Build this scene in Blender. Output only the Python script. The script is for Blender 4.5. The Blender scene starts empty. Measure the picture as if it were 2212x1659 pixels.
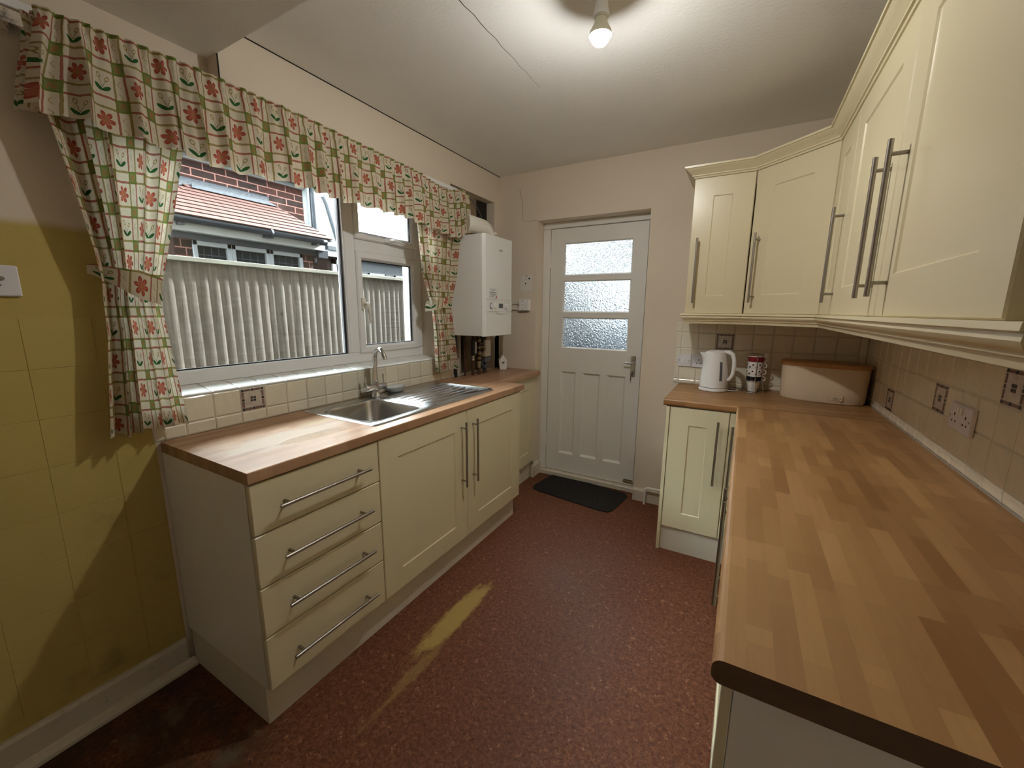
import bpy, bmesh, math, random
from mathutils import Vector, Matrix
random.seed(7)
sc = bpy.context.scene
col = sc.collection
PI = math.pi
# ------------------------------------------------------------------ camera, sky, exposure
F_PX, YAW, PITCH, ROLL = 874.85, -0.5162, 0.1795, 0.0084
CAM = Vector((1.7896, 0.0, 1.3830))
def cam_axes():
    cy, sy, cp, sp = math.cos(YAW), math.sin(YAW), math.cos(PITCH), math.sin(PITCH)
    f = Vector((sy * cp, cy * cp, -sp)); r = Vector((cy, -sy, 0)); u = r.cross(f)
    c, s = math.cos(ROLL), math.sin(ROLL)
    return c * r + s * u, -s * r + c * u, f
r_, u_, f_ = cam_axes()
cd = bpy.data.cameras.new('camera')
cd.sensor_width = 36.0; cd.lens = F_PX * 36.0 / 2212.0; cd.clip_start = 0.02; cd.clip_end = 200
cam = bpy.data.objects.new('camera', cd); col.objects.link(cam)
m3 = Matrix((r_, u_, -f_)).transposed()
cam.matrix_world = Matrix.Translation(CAM) @ m3.to_4x4()
sc.camera = cam
SKY_STRENGTH = 26.0
BULB_STRENGTH = 800.0
w = bpy.data.worlds.new('overcast_sky'); sc.world = w; w.use_nodes = True
bg = w.node_tree.nodes['Background']
bg.inputs['Color'].default_value = (0.90, 0.97, 1.0, 1); bg.inputs['Strength'].default_value = SKY_STRENGTH
sd_ = bpy.data.lights.new('hazy_sun', 'SUN'); sd_.energy = 36.0; sd_.angle = math.radians(4.0); sd_.color = (1.0, 0.96, 0.90)
sun = bpy.data.objects.new('hazy_sun', sd_); col.objects.link(sun); sun.location = (-2, 9, 6)
sun.rotation_euler = Vector((0.16, 0.85, 0.50)).to_track_quat('Z', 'Y').to_euler()
sc.view_settings.view_transform = 'Standard'; sc.view_settings.look = 'None'
sc.view_settings.exposure = 0.22; sc.view_settings.gamma = 1.0
sc.view_settings.use_curve_mapping = False
sc.cycles.use_denoising = True
sc.cycles.max_bounces = 8; sc.cycles.diffuse_bounces = 6; sc.cycles.glossy_bounces = 3
sc.cycles.transmission_bounces = 6; sc.cycles.transparent_max_bounces = 8
sc.cycles.use_adaptive_sampling = True; sc.cycles.adaptive_threshold = 0.03; sc.cycles.adaptive_min_samples = 16
sc.cycles.caustics_refractive = True; sc.cycles.caustics_reflective = False
sc.cycles.sample_clamp_indirect = 6.0

# ------------------------------------------------------------------ room dimensions (metres)
XR, D, ZC = 2.4026, 2.9275, 2.4155
ZT = 0.908            # worktop top
ZS, YS = 2.307, 0.923  # dropped soffit underside / its edge
# ------------------------------------------------------------------ node helper
class S:
    """socket expression"""
    def __init__(s, g, k): s.g, s.k = g, k
    def __add__(s, o): return s.g.m('ADD', s, o)
    __radd__ = __add__
    def __sub__(s, o): return s.g.m('SUBTRACT', s, o)
    def __rsub__(s, o): return s.g.m('SUBTRACT', o, s)
    def __mul__(s, o): return s.g.m('MULTIPLY', s, o)
    __rmul__ = __mul__
    def __truediv__(s, o): return s.g.m('DIVIDE', s, o)
    def lt(s, o): return s.g.m('LESS_THAN', s, o)
    def gt(s, o): return s.g.m('GREATER_THAN', s, o)
    def mod(s, o): return s.g.m('FLOORED_MODULO', s, o)
class G:
    def __init__(s, name, rough=0.5, metal=0.0, spec=0.5, **kw):
        s.mat = bpy.data.materials.new(name); s.mat.use_nodes = True
        s.nt = s.mat.node_tree; s.p = s.nt.nodes['Principled BSDF']; s.out = s.nt.nodes['Material Output']
        s.p.inputs['Roughness'].default_value = rough; s.p.inputs['Metallic'].default_value = metal
        s.p.inputs['Specular IOR Level'].default_value = spec
        for k, v in kw.items(): s.p.inputs[k.replace('_', ' ')].default_value = v
    def put(s, inp, v):
        if isinstance(v, S): s.nt.links.new(v.k, inp)
        elif isinstance(v, (tuple, list)) and inp.type == 'RGBA' and len(v) == 3: inp.default_value = (*v, 1)
        else: inp.default_value = v
    def n(s, t, out=0, props=None, **inp):
        nd = s.nt.nodes.new(t)
        for k, v in (props or {}).items(): setattr(nd, k, v)
        for k, v in inp.items():
            k = int(k[1:]) if k[0] == 'i' and k[1:].isdigit() else k.replace('_', ' ')
            s.put(nd.inputs[k], v)
        return S(s, nd.outputs[out])
    def m(s, op, a, b=0.0, c=0.0): return s.n('ShaderNodeMath', 0, {'operation': op}, i0=a, i1=b, i2=c)
    def mx(s, f, a, b, mode='MIX'):
        nd = s.nt.nodes.new('ShaderNodeMix'); nd.data_type = 'RGBA'; nd.blend_type = mode
        s.put(nd.inputs[0], f); s.put(nd.inputs[6], a); s.put(nd.inputs[7], b)
        return S(s, nd.outputs[2])
    def co(s, kind='Object'): return s.n('ShaderNodeTexCoord', kind)
    def xyz(s, v):
        nd = s.nt.nodes.new('ShaderNodeSeparateXYZ'); s.put(nd.inputs[0], v)
        return [S(s, nd.outputs[i]) for i in range(3)]
    def vec(s, x, y, z=0.0): return s.n('ShaderNodeCombineXYZ', 0, None, i0=x, i1=y, i2=z)
    def map(s, v, scale=(1, 1, 1), rot=(0, 0, 0), loc=(0, 0, 0)):
        return s.n('ShaderNodeMapping', 0, None, Vector=v, Scale=scale, Rotation=rot, Location=loc)
    def noise(s, v, scale=5, detail=3, rough=0.5, dist=0.0):
        return s.n('ShaderNodeTexNoise', 'Fac', None, Vector=v, Scale=scale, Detail=detail, Roughness=rough, Distortion=dist)
    def vor(s, v, scale=5, out='Distance', feat='F1'):
        return s.n('ShaderNodeTexVoronoi', out, {'feature': feat}, Vector=v, Scale=scale)
    def step(s, x, a, b):   # smooth 0..1 between a and b
        return s.n('ShaderNodeMapRange', 0, {'interpolation_type': 'SMOOTHSTEP'}, Value=x, From_Min=a, From_Max=b)
    def ramp(s, f, stops):
        nd = s.nt.nodes.new('ShaderNodeValToRGB'); s.put(nd.inputs[0], f); e = nd.color_ramp.elements
        while len(e) < len(stops): e.new(0.5)
        for q, (p, c) in zip(e, stops): q.position = p; q.color = (*c, 1)
        return S(s, nd.outputs[0])
    def bump(s, h, strength=0.3, dist=0.01):
        s.put(s.p.inputs['Normal'], s.n('ShaderNodeBump', 0, None, Height=h, Strength=strength, Distance=dist))
    def col(s, v): s.put(s.p.inputs['Base Color'], v); return s
MAT = {}
OUT = 0.9   # darkens outdoor colours below their own so they hold under the bright sky
def plain(name, c, rough=0.5, metal=0.0, spec=0.5, var=0.06, scale=9.0, bump=0.0, bscale=120.0, **kw):
    g = G(name, rough, metal, spec, **kw)
    v = g.co()
    g.col(g.mx(g.noise(v, scale, 4), tuple(k * (1 - var) for k in c), tuple(min(1, k * (1 + var)) for k in c)))
    if bump: g.bump(g.noise(v, bscale, 3), bump, 0.002)
    MAT[name] = g.mat
    return g.mat

# paints and plaster
plain('beige_paint', (0.71, 0.62, 0.505), 0.75, spec=0.25, var=0.05, scale=3, bump=0.25, bscale=90)
plain('ceiling_paint', (0.88, 0.875, 0.845), 0.85, spec=0.15, var=0.03, scale=4, bump=0.35, bscale=70)
plain('white_gloss_paint', (0.78, 0.76, 0.71), 0.32, var=0.03, scale=6, bump=0.06, bscale=60)
plain('bare_plaster', (0.74, 0.70, 0.64), 0.9, var=0.12, scale=40)
plain('upvc', (0.80, 0.81, 0.81), 0.28, var=0.01)
plain('black_rubber', (0.012, 0.013, 0.02), 0.5, var=0.1)
plain('cream_vinyl', (0.675, 0.60, 0.40), 0.30, var=0.02, scale=2)
plain('white_board', (0.82, 0.80, 0.75), 0.4, var=0.03, scale=3)
plain('cream_plinth', (0.66, 0.61, 0.50), 0.45, var=0.03, scale=4)
plain('steel', (0.34, 0.31, 0.275), 0.34, metal=1.0, var=0.05, scale=200)
plain('stainless', (0.56, 0.56, 0.56), 0.24, metal=1.0, var=0.06, scale=60, bump=0.05, bscale=300)
plain('chrome', (0.75, 0.76, 0.78), 0.07, metal=1.0, var=0.01)
plain('white_plastic', (0.80, 0.79, 0.77), 0.28, var=0.01)
plain('socket_plastic', (0.74, 0.73, 0.76), 0.25, var=0.01)
plain('ivory_plastic', (0.78, 0.75, 0.66), 0.35, var=0.02)
plain('boiler_enamel', (0.80, 0.80, 0.77), 0.22, var=0.01)
plain('grey_print', (0.16, 0.16, 0.16), 0.5)
plain('lcd_grey', (0.10, 0.11, 0.10), 0.25)
plain('dark_hole', (0.014, 0.010, 0.008), 0.9, var=0.3)
plain('black_plastic', (0.02, 0.02, 0.025), 0.4)
plain('copper_dull', (0.10, 0.055, 0.035), 0.5, metal=0.6, var=0.4, scale=30)
plain('brass_dull', (0.34, 0.27, 0.17), 0.4, metal=0.8, var=0.25, scale=60)
plain('bin_cream', (0.72, 0.60, 0.44), 0.45, var=0.02)
plain('bamboo', (0.50, 0.26, 0.10), 0.4, var=0.12, scale=30)
plain('mug_white', (0.78, 0.76, 0.72), 0.15, var=0.01)
plain('mug_red', (0.20, 0.012, 0.016), 0.15, var=0.05)
plain('mug_navy', (0.006, 0.008, 0.016), 0.12, var=0.05)
plain('dot_maroon', (0.10, 0.02, 0.02), 0.2)
plain('dot_olive', (0.16, 0.13, 0.07), 0.2)
plain('red_print', (0.5, 0.05, 0.02), 0.5)
plain('tie_black', (0.030, 0.026, 0.030), 0.2, var=0.2)
plain('tile_brown', (0.20, 0.12, 0.10), 0.25, var=0.25, scale=80)
plain('sky_lit_tile', (0.78, 0.78, 0.75), 0.2, var=0.02)  # sill tiles: cream lightened to paint in the skylight on them
plain('grout', (0.60, 0.57, 0.48), 0.9, var=0.1, scale=60)
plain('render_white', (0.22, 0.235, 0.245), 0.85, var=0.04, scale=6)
plain('gutter_black', (0.014, 0.018, 0.026), 0.35, var=0.2, scale=20)
plain('pipe_grey', (0.10, 0.11, 0.125), 0.5, var=0.1)
plain('slate_grey', (0.016, 0.021, 0.029), 0.5, var=0.2, scale=15)
plain('shed_grey', (0.014, 0.016, 0.0185), 0.6, var=0.25, scale=12)
plain('concrete', (0.05, 0.0485, 0.045), 0.9, var=0.2, scale=8)
plain('hedge_green', (0.06, 0.09, 0.05), 0.8, var=0.4, scale=14)
plain('bitumen', (0.02, 0.02, 0.02), 0.9)
plain('batten_wood', (0.26, 0.19, 0.12), 0.8, var=0.35, scale=14)
plain('cable_white', (0.74, 0.73, 0.70), 0.4)
plain('dark_house_glass', (0.012, 0.016, 0.018), 0.12, spec=0.15, var=0.5, scale=18)
plain('fascia_white', (0.42, 0.44, 0.45), 0.6, var=0.03)
plain('house_upvc', (0.20, 0.21, 0.22), 0.4, var=0.02)

def lead():
    g = G('lead_flashing', 0.55, 0.3); v = g.co()
    n = g.noise(g.map(v, (1, 6, 30)), 6, 5, 0.7)
    g.col(g.ramp(n, [(0.38, (0.006, 0.0075, 0.010)), (0.60, (0.05, 0.058, 0.072))])); g.bump(n, 0.6, 0.01); MAT['lead'] = g.mat
lead()
def wall_left_mat():
    """beige above, yellow roller-painted patch near the unit, with grime"""
    g = G('left_wall_paint', 0.7, spec=0.25); v = g.co(); x, y, z = g.xyz(v)
    wob = g.noise(v, 9, 3) * 0.03 - 0.015
    mask = (1.0 - g.step(z + wob, 1.605, 1.635)) * (1.0 - g.step(y, 0.575, 0.58))
    beige = g.mx(g.noise(v, 3, 4), (0.67, 0.585, 0.475), (0.73, 0.64, 0.525))
    yel = g.mx(g.noise(v, 5, 5), (0.44, 0.335, 0.098), (0.53, 0.41, 0.13))
    grime = g.step(g.noise(v, 4.2, 5, 0.6), 0.60, 0.78) * (1.0 - g.step(z, 0.5, 0.95)) * 0.5
    yel = g.mx(grime, yel, (0.12, 0.10, 0.045))
    mould = g.step(g.noise(v, 16, 5, 0.7), 0.50, 0.62) * (1.0 - g.step(y, 0.40, 0.46)) * g.step(z, 2.08, 2.14)
    c = g.mx(mask, beige, yel)
    g.col(g.mx(mould, c, (0.03, 0.03, 0.028))); g.bump(g.noise(v, 90, 3), 0.25, 0.002); MAT['left_wall_paint'] = g.mat
    g = G('yellow_paint', 0.5, spec=0.4); v = g.co('Object'); gen = g.n('ShaderNodeNewGeometry', 'Position'); x, y, z = g.xyz(gen)
    yel = g.mx(g.noise(gen, 5, 5), (0.44, 0.335, 0.098), (0.53, 0.41, 0.13))
    grime = g.step(g.noise(gen, 4.2, 5, 0.6), 0.58, 0.78) * (1.0 - g.step(z, 0.55, 1.0)) * 0.55
    g.col(g.mx(grime, yel, (0.11, 0.095, 0.045))); g.bump(g.noise(gen, 25, 4), 0.2, 0.004); MAT['yellow_paint'] = g.mat
wall_left_mat()
def skirting_mat():
    g = G('skirting_paint', 0.45); v = g.co()
    n = g.step(g.noise(v, 14, 6, 0.7), 0.55, 0.75)
    g.col(g.mx(n * 0.45, (0.66, 0.60, 0.50), (0.22, 0.18, 0.13))); MAT['skirting_paint'] = g.mat
skirting_mat()
def floor_mat():
    g = G('lino_floor', 0.5, spec=0.2); v = g.co(); x, y, z = g.xyz(v)
    n1 = g.noise(v, 78, 6, 0.8, 0.6)
    base = g.ramp(n1, [(0.32, (0.050, 0.015, 0.006)), (0.52, (0.140, 0.047, 0.021)), (0.70, (0.26, 0.105, 0.052))])
    def fibres(sc_, thr, w_, seed):
        vv = g.map(v, (1, 1, 1), (0, 0, seed), (seed, seed * 2, 0))
        a = g.m('ABSOLUTE', g.noise(vv, sc_, 2, 0.5, 2.2) - 0.5)
        return (1.0 - g.step(a, 0.0, w_)) * g.step(g.noise(vv, sc_ * 0.55, 2, 0.5), thr, thr + 0.05)
    c = g.mx(fibres(85, 0.50, 0.040, 1.3) * 0.55, base, (0.022, 0.009, 0.006))
    c = g.mx(fibres(95, 0.50, 0.040, 2.9) * 0.5, c, (0.30, 0.135, 0.075))
    c = g.mx(fibres(70, 0.62, 0.030, 4.1) * 0.95, c, (0.62, 0.36, 0.20))
    # scuffed yellow wear patch in front of the sink
    wn = g.noise(g.map(v, (3, 1, 1)), 9, 6, 0.7)
    dx = g.m('ABSOLUTE', x - (y - 1.3) * 0.02 - 0.765) / 0.060; dy = g.m('ABSOLUTE', y - 1.30) / 0.33
    e = g.m('SQRT', dx * dx + dy * dy) + (wn - 0.5) * 1.3
    c = g.mx((1.0 - g.step(e, 0.55, 0.98)) * 0.82, c, (0.40, 0.28, 0.085))
    e2 = g.m('ABSOLUTE', x - 0.805) / 0.03 + g.m('ABSOLUTE', y - 1.0) / 0.35 + (wn - 0.5) * 2.0
    c = g.mx((1.0 - g.step(e2, 0.5, 1.1)) * 0.35, c, (0.36, 0.25, 0.08))
    # damp dark grey stain beside the drawer unit
    sn = g.noise(v, 5.5, 6, 0.65)
    reg = (1.0 - g.step(y + (sn - 0.5) * 0.25, 0.50, 0.66)) * (1.0 - g.step(x + (sn - 0.5) * 0.3, 0.50, 0.68))
    c = g.mx(reg * g.step(sn, 0.32, 0.55) * 0.75, c, (0.045, 0.030, 0.020))
    pale = g.step(g.noise(v, 7, 5, 0.6), 0.52, 0.66) * (1.0 - g.step(y + (sn - 0.5) * 0.2, 0.52, 0.60)) * g.step(x, 0.02, 0.1) * (1.0 - g.step(x + (sn - 0.5) * .2, 0.52, 0.66))
    c = g.mx(pale * 0.5, c, (0.17, 0.135, 0.09))
    g.col(c); g.put(g.p.inputs['Roughness'], g.noise(v, 3, 3) * 0.25 + 0.40); g.bump(n1, 0.12, 0.002); MAT['lino_floor'] = g.mat
floor_mat()
def worktop_mat(name, along_y, c1, c2, c3, wear=False, rough=0.33):
    g = G(name, rough, spec=0.22 if wear else 0.4); v = g.co()
    vv = g.map(v, (1, 1, 1), (0, 0, PI / 2 if along_y else 0), (3.3, 5.1, 0))
    def bricks(l, off, ca, cb):
        return g.n('ShaderNodeTexBrick', 'Color', {'offset': off, 'offset_frequency': 2}, Vector=vv, Color1=ca, Color2=cb,
                   Mortar=(0.5 * ca[0], 0.5 * ca[1], 0.5 * ca[2]), Scale=1.0, Mortar_Size=0.0, Bias=0.0, Brick_Width=l, Row_Height=0.034)
    b1 = bricks(0.31, 0.37, c1, c2); b2 = bricks(0.197, 0.61, c3, c2)
    c = g.mx(0.33, b1, b2)
    gr = g.noise(g.map(v, (70, 5, 1) if along_y else (5, 70, 1)), 1.0, 5, 0.65)
    c = g.mx(g.step(gr, 0.40, 0.75) * 0.16, c, tuple(k * 0.62 for k in c2))
    if wear:
        x, y, z = g.xyz(v)
        wn = g.noise(g.map(v, (26, 5, 1)), 1.0, 5, 0.7)
        dx = (x - 0.345) / 0.11; dy = (y - 0.86) / 0.27
        e = g.m('SQRT', dx * dx + dy * dy) + (wn - 0.5) * 1.6
        wm = 1.0 - g.step(e, 0.5, 1.05)
        c = g.mx(wm * 0.5, c, (0.50, 0.42, 0.33))
        dx = (x - 0.24) / 0.035; dy = (y - 1.02) / 0.09
        c = g.mx((1.0 - g.step(g.m('SQRT', dx * dx + dy * dy) + (wn - 0.5) * 2.2, 0.2, 1.1)) * 0.55, c, (0.36, 0.28, 0.11))
        dr = g.step(g.vor(v, 150), 0.0, 0.35)
        dx = (x - 0.40) / 0.06; dy = (y - 0.93) / 0.20
        dm = 1.0 - g.step(g.m('SQRT', dx * dx + dy * dy) + (wn - 0.5) * 1.8, 0.0, 1.2)
        g.bump((1.0 - dr) * dm, 0.7, 0.003)
        g.put(g.p.inputs['Roughness'], 0.34 - dm * 0.16)
    g.col(c); MAT[name] = g.mat
worktop_mat('beech_block_y', True, (0.44, 0.245, 0.098), (0.235, 0.108, 0.035), (0.47, 0.27, 0.112), rough=0.42)
worktop_mat('beech_block_x', False, (0.40, 0.215, 0.083), (0.22, 0.10, 0.033), (0.44, 0.245, 0.10), rough=0.38)
worktop_mat('beech_worn', True, (0.46, 0.275, 0.16), (0.29, 0.15, 0.078), (0.50, 0.31, 0.185), wear=True, rough=0.33)
plain('edge_brown', (0.10, 0.052, 0.022), 0.55, var=0.15, scale=30)
def tile_mat():
    g = G('cream_tile', 0.16, spec=0.5); pos = g.n('ShaderNodeNewGeometry', 'Position'); rnd = g.n('ShaderNodeObjectInfo', 'Random')
    c = g.mx(rnd, (0.74, 0.69, 0.54), (0.80, 0.75, 0.60)); g.col(g.mx(g.noise(pos, 25, 3) * 0.3, c, (0.70, 0.64, 0.50)))
    g.bump(g.noise(pos, 22, 2), 0.35, 0.006); MAT['cream_tile'] = g.mat
    g = G('stone_tile', 0.4); pos = g.n('ShaderNodeNewGeometry', 'Position')
    g.col(g.ramp(g.noise(pos, 60, 5, 0.7), [(0.3, (0.42, 0.37, 0.30)), (0.6, (0.62, 0.56, 0.48))])); MAT['stone_tile'] = g.mat
tile_mat()
def fence_mat():
    g = G('weathered_fence', 0.85, spec=0.2); v = g.co(); rnd = g.n('ShaderNodeObjectInfo', 'Random')
    vv = g.n('ShaderNodeVectorMath', 0, {'operation': 'ADD'}, i0=v, i1=g.vec(rnd * 7.0, rnd * 3.0, rnd * 11.0))
    gr = g.noise(g.map(vv, (60, 60, 2.2)), 1.0, 6, 0.7, 0.6)
    cross = g.noise(g.map(vv, (4, 4, 55)), 1.0, 4, 0.7)
    c = g.ramp(gr, [(0.30, (0.038, 0.030, 0.025)), (0.50, (0.082, 0.071, 0.062)), (0.72, (0.135, 0.122, 0.110))])
    c = g.mx(g.step(cross, 0.45, 0.70) * 0.35, c, (0.16, 0.15, 0.14))
    c = g.mx(rnd * 0.35, c, (0.060, 0.046, 0.036))
    kn = g.vor(g.map(vv, (9, 9, 4.5)), 1.0)
    c = g.mx((1.0 - g.step(kn, 0.03, 0.09)) * 0.8, c, (0.020, 0.014, 0.010))
    g.col(g.mx(1.0, c, (OUT * .8,) * 3, 'MULTIPLY')); g.bump(gr, 0.6, 0.004); MAT['weathered_fence'] = g.mat
    g = G('fence_cap', 0.8); v = g.co(); n = g.noise(g.map(v, (20, 3, 20)), 1, 5, 0.7)
    g.col(g.ramp(n, [(0.3, (0.075, 0.072, 0.056)), (0.65, (0.16, 0.16, 0.135))])); g.col(g.mx(1.0, S(g, g.p.inputs['Base Color'].links[0].from_socket), (OUT * .8,) * 3, 'MULTIPLY')); MAT['fence_cap'] = g.mat
fence_mat()
def brick_mat():
    g = G('brown_brick', 0.85, spec=0.2); pos = g.n('ShaderNodeNewGeometry', 'Position'); rnd = g.n('ShaderNodeObjectInfo', 'Random')
    c = g.ramp(rnd, [(0.0, (0.018, 0.0095, 0.008)), (0.6, (0.026, 0.012, 0.0095)), (1.0, (0.045, 0.015, 0.010))])
    n = g.noise(pos, 55, 5, 0.7)
    g.col(g.mx(g.step(n, 0.45, 0.8) * 0.4, c, (0.045, 0.028, 0.024))); g.col(g.mx(1.0, S(g, g.p.inputs['Base Color'].links[0].from_socket), (OUT,) * 3, 'MULTIPLY')); g.bump(n, 0.4, 0.004); MAT['brown_brick'] = g.mat
    plain('mortar_pink', (0.25, 0.115, 0.092), 0.9, var=0.08, scale=40)
    g = G('roof_tile', 0.8, spec=0.2); pos = g.n('ShaderNodeNewGeometry', 'Position'); rnd = g.n('ShaderNodeObjectInfo', 'Random')
    c = g.mx(rnd, (0.040, 0.0145, 0.0105), (0.050, 0.021, 0.0165)); g.col(g.mx(g.noise(pos, 30, 4) * 0.5, c, (0.056, 0.027, 0.022))); g.col(g.mx(1.0, S(g, g.p.inputs['Base Color'].links[0].from_socket), (OUT,) * 3, 'MULTIPLY')); MAT['roof_tile'] = g.mat
brick_mat()
def glass_mats():
    g = G('window_glass'); nt = g.nt; nt.nodes.remove(g.p)
    t = nt.nodes.new('ShaderNodeBsdfTransparent'); t.inputs[0].default_value = (0.97, 0.99, 0.99, 1)
    gl = nt.nodes.new('ShaderNodeBsdfGlossy'); gl.inputs['Roughness'].default_value = 0.02
    mix = nt.nodes.new('ShaderNodeMixShader'); fr = nt.nodes.new('ShaderNodeFresnel'); fr.inputs[0].default_value = 1.25
    nt.links.new(fr.outputs[0], mix.inputs[0]); nt.links.new(t.outputs[0], mix.inputs[1]); nt.links.new(gl.outputs[0], mix.inputs[2])
    nt.links.new(mix.outputs[0], g.out.inputs[0]); MAT['window_glass'] = g.mat
    g = G('obscured_glass', 0.10, Transmission_Weight=1.0, IOR=1.25); v = g.co()
    g.col((0.88, 0.95, 0.97)); h = g.vor(v, 70, 'Distance', 'F1'); h2 = g.noise(v, 110, 2)
    g.bump(h + h2 * 0.5, 0.8, 0.010)
    tr = g.nt.nodes.new('ShaderNodeBsdfTranslucent'); tr.inputs[0].default_value = (0.80, 0.88, 0.92, 1)
    mix = g.nt.nodes.new('ShaderNodeMixShader'); mix.inputs[0].default_value = 0.0
    g.nt.links.new(g.p.outputs[0], mix.inputs[1]); g.nt.links.new(tr.outputs[0], mix.inputs[2]); g.nt.links.new(mix.outputs[0], g.out.inputs[0])
    MAT['obscured_glass'] = g.mat
glass_mats()
def bulb_mats():
    g = G('bulb_glow'); g.col((1, 1, 1)); g.put(g.p.inputs['Emission Color'], (1.0, 0.985, 0.95)); g.p.inputs['Emission Strength'].default_value = BULB_STRENGTH
    MAT['bulb_glow'] = g.mat
    plain('bulb_collar', (0.72, 0.70, 0.55), 0.4, var=0.01)
bulb_mats()
def mat_mat():
    g = G('doormat_fibre', 0.95, spec=0.1); v = g.co(); n = g.noise(v, 190, 4, 0.8)
    g.col(g.ramp(n, [(0.35, (0.010, 0.009, 0.009)), (0.55, (0.040, 0.036, 0.034)), (0.72, (0.13, 0.12, 0.115))])); g.bump(n, 1.0, 0.006); MAT['doormat'] = g.mat
mat_mat()
def curtain_mat():
    """printed cotton: olive and red check, green squares where bands cross, red flowers and tulips in the white squares"""
    g = G('floral_cotton', 0.85, spec=0.15); uv = g.n('ShaderNodeUVMap', 0, {'uv_map': 'UVMap'})
    wob = g.noise(uv, 55, 2) * 0.004 - 0.002
    U, V, _ = g.xyz(uv); U = U + wob; V = V + wob
    P = 0.104
    u, v = U.mod(P), V.mod(P)
    iu, iv = g.m('FLOOR', U / P), g.m('FLOOR', V / P)
    par = (iu + iv).mod(2.0).gt(0.5); par2 = iu.mod(2.0).gt(0.5); par3 = iv.mod(2.0).gt(0.5)
    def band(x, a, b): return x.gt(a) * x.lt(b)
    a0, a1, b0, b1 = 0.066, 0.0725, 0.0965, 0.103
    white = (0.72, 0.66, 0.52); red = (0.36, 0.092, 0.055); olive = (0.30, 0.23, 0.065); green = (0.16, 0.22, 0.045); leaf = (0.035, 0.13, 0.035); flower = (0.40, 0.098, 0.062); ochre = (0.34, 0.26, 0.08)
    spk = g.step(g.noise(uv, 420, 2), 0.25, 0.6) * 0.35 + 0.65
    c = g.mx(g.noise(uv, 30, 3) * 0.4, white, (0.66, 0.59, 0.44))
    c = g.mx(band(u, a0, a1) * spk, c, g.mx(par3, red, olive)); c = g.mx(band(u, b0, b1) * spk, c, g.mx(par3, olive, red))
    c = g.mx(band(v, a0, a1) * spk, c, g.mx(par2, red, olive)); c = g.mx(band(v, b0, b1) * spk, c, g.mx(par2, olive, red))
    sq = band(u, a0, b1) * band(v, a0, b1)
    c = g.mx(sq * 0.9, c, green)
    iq = band(u, 0.076, 0.093) * band(v, 0.076, 0.093) * g.step(g.noise(uv, 130, 1), 0.42, 0.5)
    c = g.mx(iq * 0.85, c, (0.44, 0.16, 0.06))
    # squiggles in the narrow strips
    sgl = band(u, 0.077, 0.092) * (1.0 - band(v, a0 - .004, b1)); sn = g.m('ABSOLUTE', (u - 0.0845) - g.m('SINE', v * 260.0) * 0.004)
    c = g.mx(sgl * sn.lt(0.0012) * g.m('SINE', v * 190.0).gt(-0.2) * 0.8, c, ochre)
    # flowers
    px, py = u - 0.033, v - 0.033
    rr = g.m('SQRT', px * px + py * py); th = g.m('ARCTAN2', py, px)
    pet = g.m('POWER', g.m('ABSOLUTE', g.m('COSINE', th * 3.0 + 0.5)), 0.55) * 0.020 + 0.006
    inner = g.m('POWER', g.m('ABSOLUTE', g.m('COSINE', th * 3.0 + 0.5)), 0.8) * 0.015 + 0.002
    fc = g.mx(rr.lt(inner) * 0.55, flower, (0.60, 0.22, 0.13)); fc = g.mx(rr.lt(0.004), fc, ochre)
    c = g.mx(rr.lt(pet) * par, c, fc)
    def ell(cx, cy, ang, ra, rb):
        ca, sa = math.cos(ang), math.sin(ang)
        ex = ((px - cx) * ca + (py - cy) * sa) / ra; ey = ((py - cy) * ca - (px - cx) * sa) / rb
        return (ex * ex + ey * ey)
    np_ = 1.0 - par
    lv = g.m('MAXIMUM', ell(-0.011, -0.013, -0.65, 0.015, 0.0055).lt(1.0), ell(0.012, -0.014, 0.5, 0.014, 0.0055).lt(1.0))
    c = g.mx(lv * np_, c, leaf)
    st1 = g.m('ABSOLUTE', px + (py + 0.012) * 0.42).lt(0.0008) * band(py, -0.012, 0.014); st2 = g.m('ABSOLUTE', px - (py + 0.012) * 0.55).lt(0.0008) * band(py, -0.012, 0.010)
    c = g.mx(g.m('MAXIMUM', st1, st2) * np_, c, (0.16, 0.16, 0.07))
    for cx, cy, an in ((-0.012, 0.019, 2.0), (0.014, 0.013, 0.9)):
        e = ell(cx, cy, an, 0.0085, 0.0055)
        c = g.mx(e.lt(1.0) * e.gt(0.35) * np_, c, ochre)
    g.col(c)
    tr = g.nt.nodes.new('ShaderNodeBsdfTranslucent'); g.nt.links.new(c.k, tr.inputs[0])
    mix = g.nt.nodes.new('ShaderNodeMixShader'); mix.inputs[0].default_value = 0.34
    g.nt.links.new(g.p.outputs[0], mix.inputs[1]); g.nt.links.new(tr.outputs[0], mix.inputs[2]); g.nt.links.new(mix.outputs[0], g.out.inputs[0])
    g.bump(g.noise(uv, 500, 2), 0.15, 0.001); MAT['floral_cotton'] = g.mat
curtain_mat()
def dish_mat():
    g = G('frosted_plastic', 0.35, Transmission_Weight=0.35, IOR=1.3); g.col((0.8, 0.84, 0.86)); MAT['frosted_plastic'] = g.mat
dish_mat()

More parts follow.
